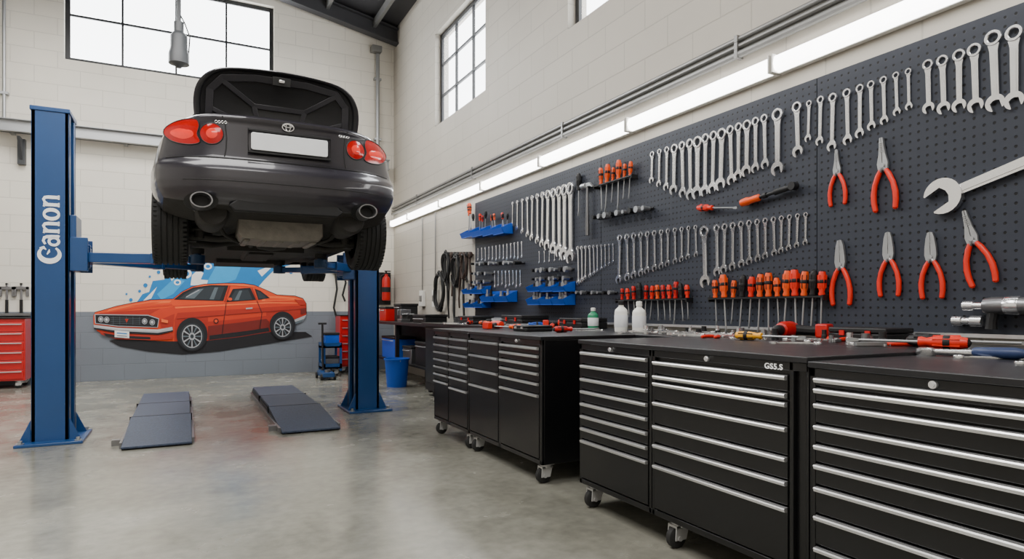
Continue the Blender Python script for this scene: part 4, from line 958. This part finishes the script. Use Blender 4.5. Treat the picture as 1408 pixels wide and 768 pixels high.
def crate(x0, x1, y0, y1, z0, z1, m, lab, nm='storage_box'):
    e = thing(nm, ((x0+x1)/2, (y0+y1)/2, z0), lab, 'box'); part(MB().box(x0, x1, y0, y1, z0, z1-.04), 'body', [m], e, bev=.008)
    part(MB().box(x0-.01, x1+.01, y0-.01, y1+.01, z1-.04, z1), 'lid', ['blackm'], e, bev=.008)
    part(MB().tube([(x0-.005, y0+.1, z1-.07), (x0-.04, y0+.12, z1-.07), (x0-.04, y1-.12, z1-.07), (x0-.005, y1-.1, z1-.07)], .008), 'handle', ['steel'], e)
crate(3.22, 3.6, 10.7, 11.5, .33, .72, 'bluep', 'blue box on the workbench shelf'); crate(3.22, 3.6, 9.0, 9.6, .33, .7, 'blackm', 'black box on the workbench shelf'); crate(3.22, 3.6, 9.8, 10.25, .33, .6, 'chromed', 'grey box on the workbench shelf')
crate(3.25, 3.6, 9.2, 9.8, .99, 1.12, 'blackm', 'black tool case on the workbench'); crate(3.2, 3.5, 11.2, 11.6, .99, 1.25, 'red', 'red tool box on the workbench'); crate(3.3, 3.6, 10.6, 11.0, .99, 1.3, 'blackm', 'black equipment box on the workbench')
t = thing('bench_vise', (3.25, 10.3, .99), 'dark steel vise bolted on the workbench', 'vise')
part(MB().box(3.17, 3.33, 10.2, 10.4, .99, 1.04).box(3.2, 3.3, 10.24, 10.36, 1.04, 1.12).box(3.16, 3.34, 10.32, 10.38, 1.10, 1.2), 'body', ['chromed'], t, bev=.006)
part(MB().box(3.16, 3.34, 10.18, 10.24, 1.10, 1.2).cyl((3.25, 10.05, 1.12), (3.25, 10.3, 1.12), .02), 'jaw', ['chromed'], t, bev=.006)
part(MB().cyl((3.15, 10.06, 1.12), (3.35, 10.06, 1.12), .009), 'handle', ['steel'], t)
def cart(x0, x1, y0, y1, h, m, lab, nm, cat, draw=True):
    t = thing(nm, ((x0+x1)/2, (y0+y1)/2, 0), lab, cat)
    if draw:
        part(MB().box(x0, x1, y0+.02, y1, .12, h), 'body', [m], t, bev=.006)
        n = 6; hh = (h-.20)/n
        for i in range(n):
            z = .15+i*hh
            d = part(MB().box(x0+.02, x1-.02, y0, y0+.02, z, z+hh-.012), 'drawer', [m], t, bev=.003)
            part(MB().box(x0+.04, x1-.04, y0-.022, y0, z+hh-.042, z+hh-.028), 'handle', ['alu'], d)
        part(MB().box(x0-.01, x1+.01, y0-.01, y1, h, h+.015), 'top_mat', ['blackm'], t, bev=.003)
    else:
        for z in (.14, h-.05): part(MB().box(x0, x1, y0, y1, z, z+.03).box(x0, x1, y0, y0+.015, z, z+.09).box(x0, x1, y1-.015, y1, z, z+.09).box(x0, x0+.015, y0, y1, z, z+.09).box(x1-.015, x1, y0, y1, z, z+.09), 'shelf', [m], t)
        for x in (x0+.02, x1-.02):
            for y in (y0+.02, y1-.02): part(MB().box(x-.02, x+.02, y-.02, y+.02, .1, h), 'upright', [m], t)
    for x in (x0+.08, x1-.08):
        for y in (y0+.09, y1-.09): caster(t, x, y, .12)
cart(2.17, 2.50, 11.55, 12.0, .56, 'blue', 'low blue steel service cart with open shelves', 'service_cart', 'cart', False)
cart(2.58, 3.06, 12.08, 12.5, 1.08, 'chest', 'red tool chest standing against the wall', 'tool_chest', 'tool chest')
crate(2.22, 2.46, 11.6, 11.92, .54, .78, 'bluep', 'blue case on the service cart'); crate(2.22, 2.46, 11.6, 11.92, .17, .36, 'chromed', 'grey case on the service cart shelf')
t = thing('floor_jack', (2.15, 11.2, 0), 'low blue floor jack with a long handle', 'jack')
part(MB().box(2.05, 2.25, 10.95, 11.5, .05, .13), 'frame', ['blue'], t, bev=.01)
part(MB().tube([(2.15, 11.45, .1), (2.15, 11.50, .5), (2.15, 11.52, .95)], .018).tube([(2.08, 11.52, .95), (2.22, 11.52, .95)], .018), 'handle', ['blackm'], t)
for yy in (11.0, 11.45):
    for x in (2.04, 2.26): part(MB().cyl((x-.015, yy, .05), (x+.015, yy, .05), .05), 'wheel', ['blackm'], t)
part(MB().cyl((2.15, 11.05, .12), (2.15, 11.05, .17), .05), 'saddle', ['chromed'], t)
cart(-3.3, -2.17, 11.95, 12.55, 1.06, 'chest', 'red tool chest with silver drawer handles', 'tool_chest', 'tool chest')
for px in (8, 28):
    x, z = bw(px, 390, 12.5); e = thing('clamp', (x, 12.54, z-.45), 'grey steel clamp tool hanging above the red chest', 'clamp', 'clamps above the red chest')
    part(MB().box(x-.015, x+.015, 12.55, 12.575, z-.5, z).box(x-.10, x+.10, 12.54, 12.58, z-.09, z-.04).box(x-.10, x-.06, 12.54, 12.58, z-.2, z-.04).box(x+.06, x+.10, 12.54, 12.58, z-.2, z-.04), 'frame', ['chromed'], e, bev=.005)
    part(MB().cyl((x, 12.56, z-.48), (x, 12.56, z-.25), .022), 'handle', ['blackm'], e); part(MB().cyl((x, 12.53, z+.0), (x, 12.595, z+.0), .015), 'hook', ['blackm'], e)
g = MB().box(-3.3, -2.2, 12.5, 12.6, 1.10, 1.14); solo(g, 'wall_shelf', ['chromed'], 'grey narrow shelf above the red chest', 'shelf')
# extinguisher
x, z = bw(531, 398, 12.45); e = thing('fire_extinguisher', (x, 12.45, z-.22), 'red fire extinguisher mounted on the block wall', 'fire extinguisher')
part(MB().lathe([(.06, -.22), (.08, -.21), (.085, -.18), (.085, .18), (.07, .24), (.035, .27), (.03, .31)], 'z', 24, 0, (x, 12.45, z)), 'cylinder', ['red'], e)
part(MB().box(x-.02, x+.08, 12.43, 12.47, z+.31, z+.34).box(x-.03, x+.09, 12.43, 12.47, z+.36, z+.38).cyl((x, 12.45, z+.28), (x, 12.45, z+.37), .02), 'valve', ['blackm'], e)
part(MB().tube([(x-.02, 12.45, z+.32), (x-.12, 12.44, z+.26), (x-.13, 12.43, z), (x-.11, 12.43, z-.15)], .013), 'hose', ['rub'], e)
part(MB().box(x-.12, x+.12, 12.54, 12.597, z-.3, z+.35).cyl((x, 12.45, z-.05), (x, 12.45, z+.05), .09, n=24), 'bracket', ['blackm'], e)
for px, L in ((460, .9), (472, .6)):
    x, z = bw(px, 372); g = MB().tube([(x, 12.55, z), (x+.03, 12.52, z-L*.4), (x-.03, 12.52, z-L*.8), (x+.02, 12.53, z-L)], .02, 8).box(x-.06, x+.06, 12.52, 12.597, z-.05, z+.08, 1)
    solo(g, 'air_hose', ['rub', 'steel'], 'black air hose hanging from a wall fitting', 'hose', 'air hoses', base=None)

# ------------------------------------------------------------------ things on the counter
def bottle(x, y, h, r, m, cap, lab):
    e = thing('bottle', (x, y, ZT), lab, 'bottle')
    part(MB().lathe([(.01, 0), (r*.95, 0), (r, .01), (r, h*.62), (r*.9, h*.70), (r*.4, h*.80), (r*.38, h*.86)], 'z', 24, 0, (x, y, ZT)), 'body', [m], e)
    part(MB().lathe([(r*.46, h*.85), (r*.46, h*.98), (r*.3, h)], 'z', 18, 0, (x, y, ZT)), 'cap', [cap], e)
    part(MB().lathe([(r+.001, h*.15), (r+.002, h*.16), (r+.002, h*.52), (r+.001, h*.53)], 'z', 24, 0, (x, y, ZT)), 'label_band', ['plate'], e)
bottle(3.22, 4.28, .26, .055, 'botw', 'blackm', 'white plastic bottle standing on the counter'); bottle(3.28, 4.12, .25, .055, 'botw', 'botw', 'pale plastic spray bottle standing on the counter'); bottle(3.40, 4.95, .2, .05, 'green', 'botw', 'green labelled bottle standing on the counter')
def lay(k, x, y, ang, s, lab, h=.03):
    return screwdriver(k, Matrix.Translation((x, y, zt_at(x, y)+.066*s+.001)) @ Matrix.Rotation(ang, 4, 'Z') @ Matrix.Rotation(pi/2, 4, 'Y') @ Matrix.Scale(s, 4), lab)
x, y = bench(1048, 3.0); lay(4, x, y, radians(105), .42, 'yellow-handled screwdriver lying on the counter')
x, y = bench(1262, 3.05); lay(1, x, y, radians(-70), .50, 'screwdriver with red handle lying on the counter')
lay(5, 3.25, 1.72, radians(105), .5, 'screwdriver with black handle lying on the counter')
def laypliers(x, y, ang, s, kind, lab):
    t = thing('pliers', (0, 0, 0), lab, 'pliers'); t.matrix_world = Matrix.Translation((x, y, zt_at(x, y)-.003*s)) @ Matrix.Rotation(ang, 4, 'Z') @ Matrix.Rotation(-pi/2, 4, 'X') @ Matrix.Scale(s, 4)
    jm, hm = PL[kind]
    for nme, mm in (('jaw', jm), ('handle', hm[0]), ('handle', hm[1])):
        o = bpy.data.objects.new(nme, mm); COL.objects.link(o); o.parent = t
x, y = bench(1232, 3.12); laypliers(x, y+.08, radians(70), .38, 'wide', 'pliers with red grips lying on the counter')
x, y = bench(1150, 3.3); laypliers(x, y, radians(120), .36, 'long', 'long-nose pliers with red grips on the counter')
x, y = bench(985, 3.1); laypliers(x, y, radians(-60), .30, 'long', 'small pliers lying on the counter')
def laywrench(x, y, ang, s, lab, kind='w', grp='wrenches lying on the counter', dz=0):
    o = bpy.data.objects.new('wrench', WM[kind]); COL.objects.link(o); o.matrix_world = Matrix.Translation((x, y, zt_at(x, y)+dz)) @ Matrix.Rotation(ang, 4, 'Z') @ Matrix.Rotation(-pi/2, 4, 'X') @ Matrix.Scale(s, 4); setp(o, lab, 'wrench', grp)
for i in range(20):
    x, y = bench(905+i*6.5, 3.05+(i*7 % 5)*.1); laywrench(x, y, random.uniform(-.6, .6)+(0 if i % 2 else pi), random.uniform(.2, .3), 'steel wrench lying loose on the counter', dz=.0 if i % 2 else .012)
for px, xx in ((1205, 3.3), (1172, 3.1), (870, 3.1), (890, 3.3), (1190, 3.45), (1225, 3.4), (1075, 3.2), (830, 3.2), (1110, 3.1), (1130, 3.0), (1095, 3.35)): 
    x, y = bench(px, xx); laywrench(x, y, random.uniform(0, 6), .26, 'steel wrench lying loose on the counter')
def looses(x, y, m):
    q = random.uniform(.014, .026); h = random.uniform(.03, .07)
    solo(MB().lathe([(q*.6, 0), (q, 0), (q, h*.5), (q*.85, h*.55), (q*.85, h), (q*.5, h)], 'z', 14, 0, (x, y, ZT)), 'socket', [m], 'small steel socket standing on the counter', 'socket', 'loose sockets on the counter')
for i in range(28):
    x, y = bench(random.uniform(880, 1230), random.uniform(3.1, 3.62)); looses(x, y, random.choice(['chrome', 'steel', 'chromed', 'blackm']))
# ratchet with blue handle
x, y = fl(1350, 492, 1.0); t = thing('ratchet', (x, y, 1.0), 'chrome ratchet with dark blue handle lying on the cabinet', 'ratchet', rot=(0, 0, radians(-75))); t.scale = (1.1,)*3
if x > 2.95: t.location.z = ZT
part(MB().tube([(-.16, 0, .018), (-.02, 0, .018)], .010).lathe([(.01, 0), (.032, 0), (.034, .006), (.034, .026), (.022, .032), (.01, .032)], 'z', 20, 0, (-.18, 0, 0)), 'shaft', ['chrome'], t, world=False)
part(MB().lathe([(.012, -.03), (.018, -.02), (.02, .03), (.022, .10), (.015, .13), (.006, .14)], 'x', 16, 0, (0, 0, .022)), 'handle', ['navy'], t, world=False)
laywrench(2.82, 1.50, radians(40), .25, 'chrome wrench lying beside the ratchet'); laywrench(2.7, 1.22, radians(80), .22, 'chrome wrench lying beside the ratchet')
def drill(x, y, ang, m, lab, sc=1):
    t = thing('power_drill', (x, y, ZT), lab, 'power tool', rot=(0, 0, ang)); t.scale = (sc,)*3
    part(MB().lathe([(.02,-.11),(.036,-.105),(.042,-.06),(.042,.03),(.034,.07),(.02,.08)], 'x', 20, 0, (0, 0, .045)), 'housing', [m], t, world=False)
    part(MB().lathe([(.02, .07), (.026, .08), (.026, .12), (.014, .14), (.005, .15)], 'x', 16, 0, (0, 0, .045)), 'chuck', ['blackm'], t, world=False)
    part(MB().tube([(-.05, .02, .045), (-.07, .09, .04), (-.08, .14, .04)], [.028, .024, .028]), 'handle', ['blackm'], t, world=False)
    part(MB().box(-.13, -.03, .13, .19, .005, .075), 'battery', [m], t, world=False, bev=.008)
drill(3.40, 2.80, radians(200), 'red', 'red cordless drill lying on the counter', 1.25)
drill(3.45, 5.6, radians(60), 'orred', 'orange-red cordless drill on the far counter'); drill(3.35, 6.9, radians(160), 'chromed', 'grey cordless drill on the far counter')
drill(2.6, 5.4, radians(100), 'orred', 'orange-red cordless drill on the cabinet top', .9)
def case(x0, x1, y0, y1, h, lab, m='blackm', red=True, z=ZT):
    t = thing('tool_case', ((x0+x1)/2, (y0+y1)/2, z), lab, 'tool case')
    part(MB().box(x0, x1, y0, y1, z, z+h*.6), 'base', [m], t, bev=.008); part(MB().box(x0, x1, y0, y1, z+h*.62, z+h), 'lid', [m], t, bev=.008)
    for yy in (y0+(y1-y0)*.25, y0+(y1-y0)*.7): part(MB().box(x0-.008, x0, yy, yy+.03, z+h*.45, z+h*.8), 'latch', ['red' if red else 'alu'], t)
case(3.4, 3.66, 2.15, 2.5, .08, 'flat black tool case with red latches on the counter')
case(3.3, 3.6, 5.0, 5.4, .10, 'black tool case on the far counter'); case(3.25, 3.6, 6.1, 6.6, .12, 'black tool case on the far counter'); case(3.2, 3.5, 7.3, 7.8, .1, 'dark tool case on the far counter'); case(2.5, 2.75, 4.6, 4.85, .05, 'low black case on the cabinet top', red=False)
for i in range(12):
    laywrench(3.05+.1*(i % 4), 5.3+i*.24, random.uniform(-1, 1)+(0 if i % 2 else pi), .3, 'steel wrench lying loose on the counter', dz=0)
for i, (x, y) in enumerate([(3.1, 5.2), (3.15, 6.7), (2.75, 4.3), (3.1, 7.1), (2.6, 5.1), (3.2, 5.85)]):
    lay([1, 0, 3, 1, 2, 6][i], x, y, 1.0+i, .40, 'coloured-handle screwdriver lying on the counter')
g = MB()
for k in range(4): g.ring((3.4, 8.1, ZT+.015+k*.02), .12-.005*k, .011, 'z', 28)
solo(g, 'cable_coil', ['rub'], 'coiled black cable resting on the counter', 'cable')

# ------------------------------------------------------------------ lights, world, camera
w = bpy.data.worlds.new('World'); S.world = w; w.use_nodes = True; bg = w.node_tree.nodes['Background']; bg.inputs[0].default_value = (.95, .98, 1, 1); bg.inputs[1].default_value = 9.0
def area(name, loc, rot, sx, sy, p, col=(1, 1, 1)):
    l = bpy.data.lights.new(name, 'AREA'); l.shape = 'RECTANGLE'; l.size = sx; l.size_y = sy; l.energy = p; l.color = col
    o = bpy.data.objects.new(name, l); COL.objects.link(o); o.location = loc; o.rotation_euler = rot; return o
area('ceiling_fill', (-1, 9, 6.2), (0, 0, 0), 4, 2.5, 370, (1, .975, .94))  # fill lights added under the roof to brighten the room, no real fixtures
area('ceiling_fill', (-1, 4, 6.2), (0, 0, 0), 4, 2.5, 350, (1, .975, .94))
area('ceiling_fill', (-1, -.5, 6.2), (0, 0, 0), 4, 2.5, 310, (1, .975, .94))
area('window_daylight', (-.15, 12.5, 6.1), (radians(-90), 0, 0), 3.1, 1.5, 260, (.95, .98, 1))
area('window_daylight', (3.7, 9.2, 5.1), (0, radians(90), 0), 1.5, 2.0, 110, (.95, .98, 1))
area('window_daylight', (3.7, 4.9, 5.1), (0, radians(90), 0), 1.5, 2.0, 110, (.95, .98, 1))

cam = bpy.data.cameras.new('Camera'); co = bpy.data.objects.new('Camera', cam); COL.objects.link(co)
co.location = (0, 0, EYE); co.rotation_euler = (pi/2, 0, -YAW); cam.sensor_width = 36; cam.lens = 36*FL/1408; cam.shift_y = (HZ-384)/1408
cam.clip_start = .05; S.camera = co
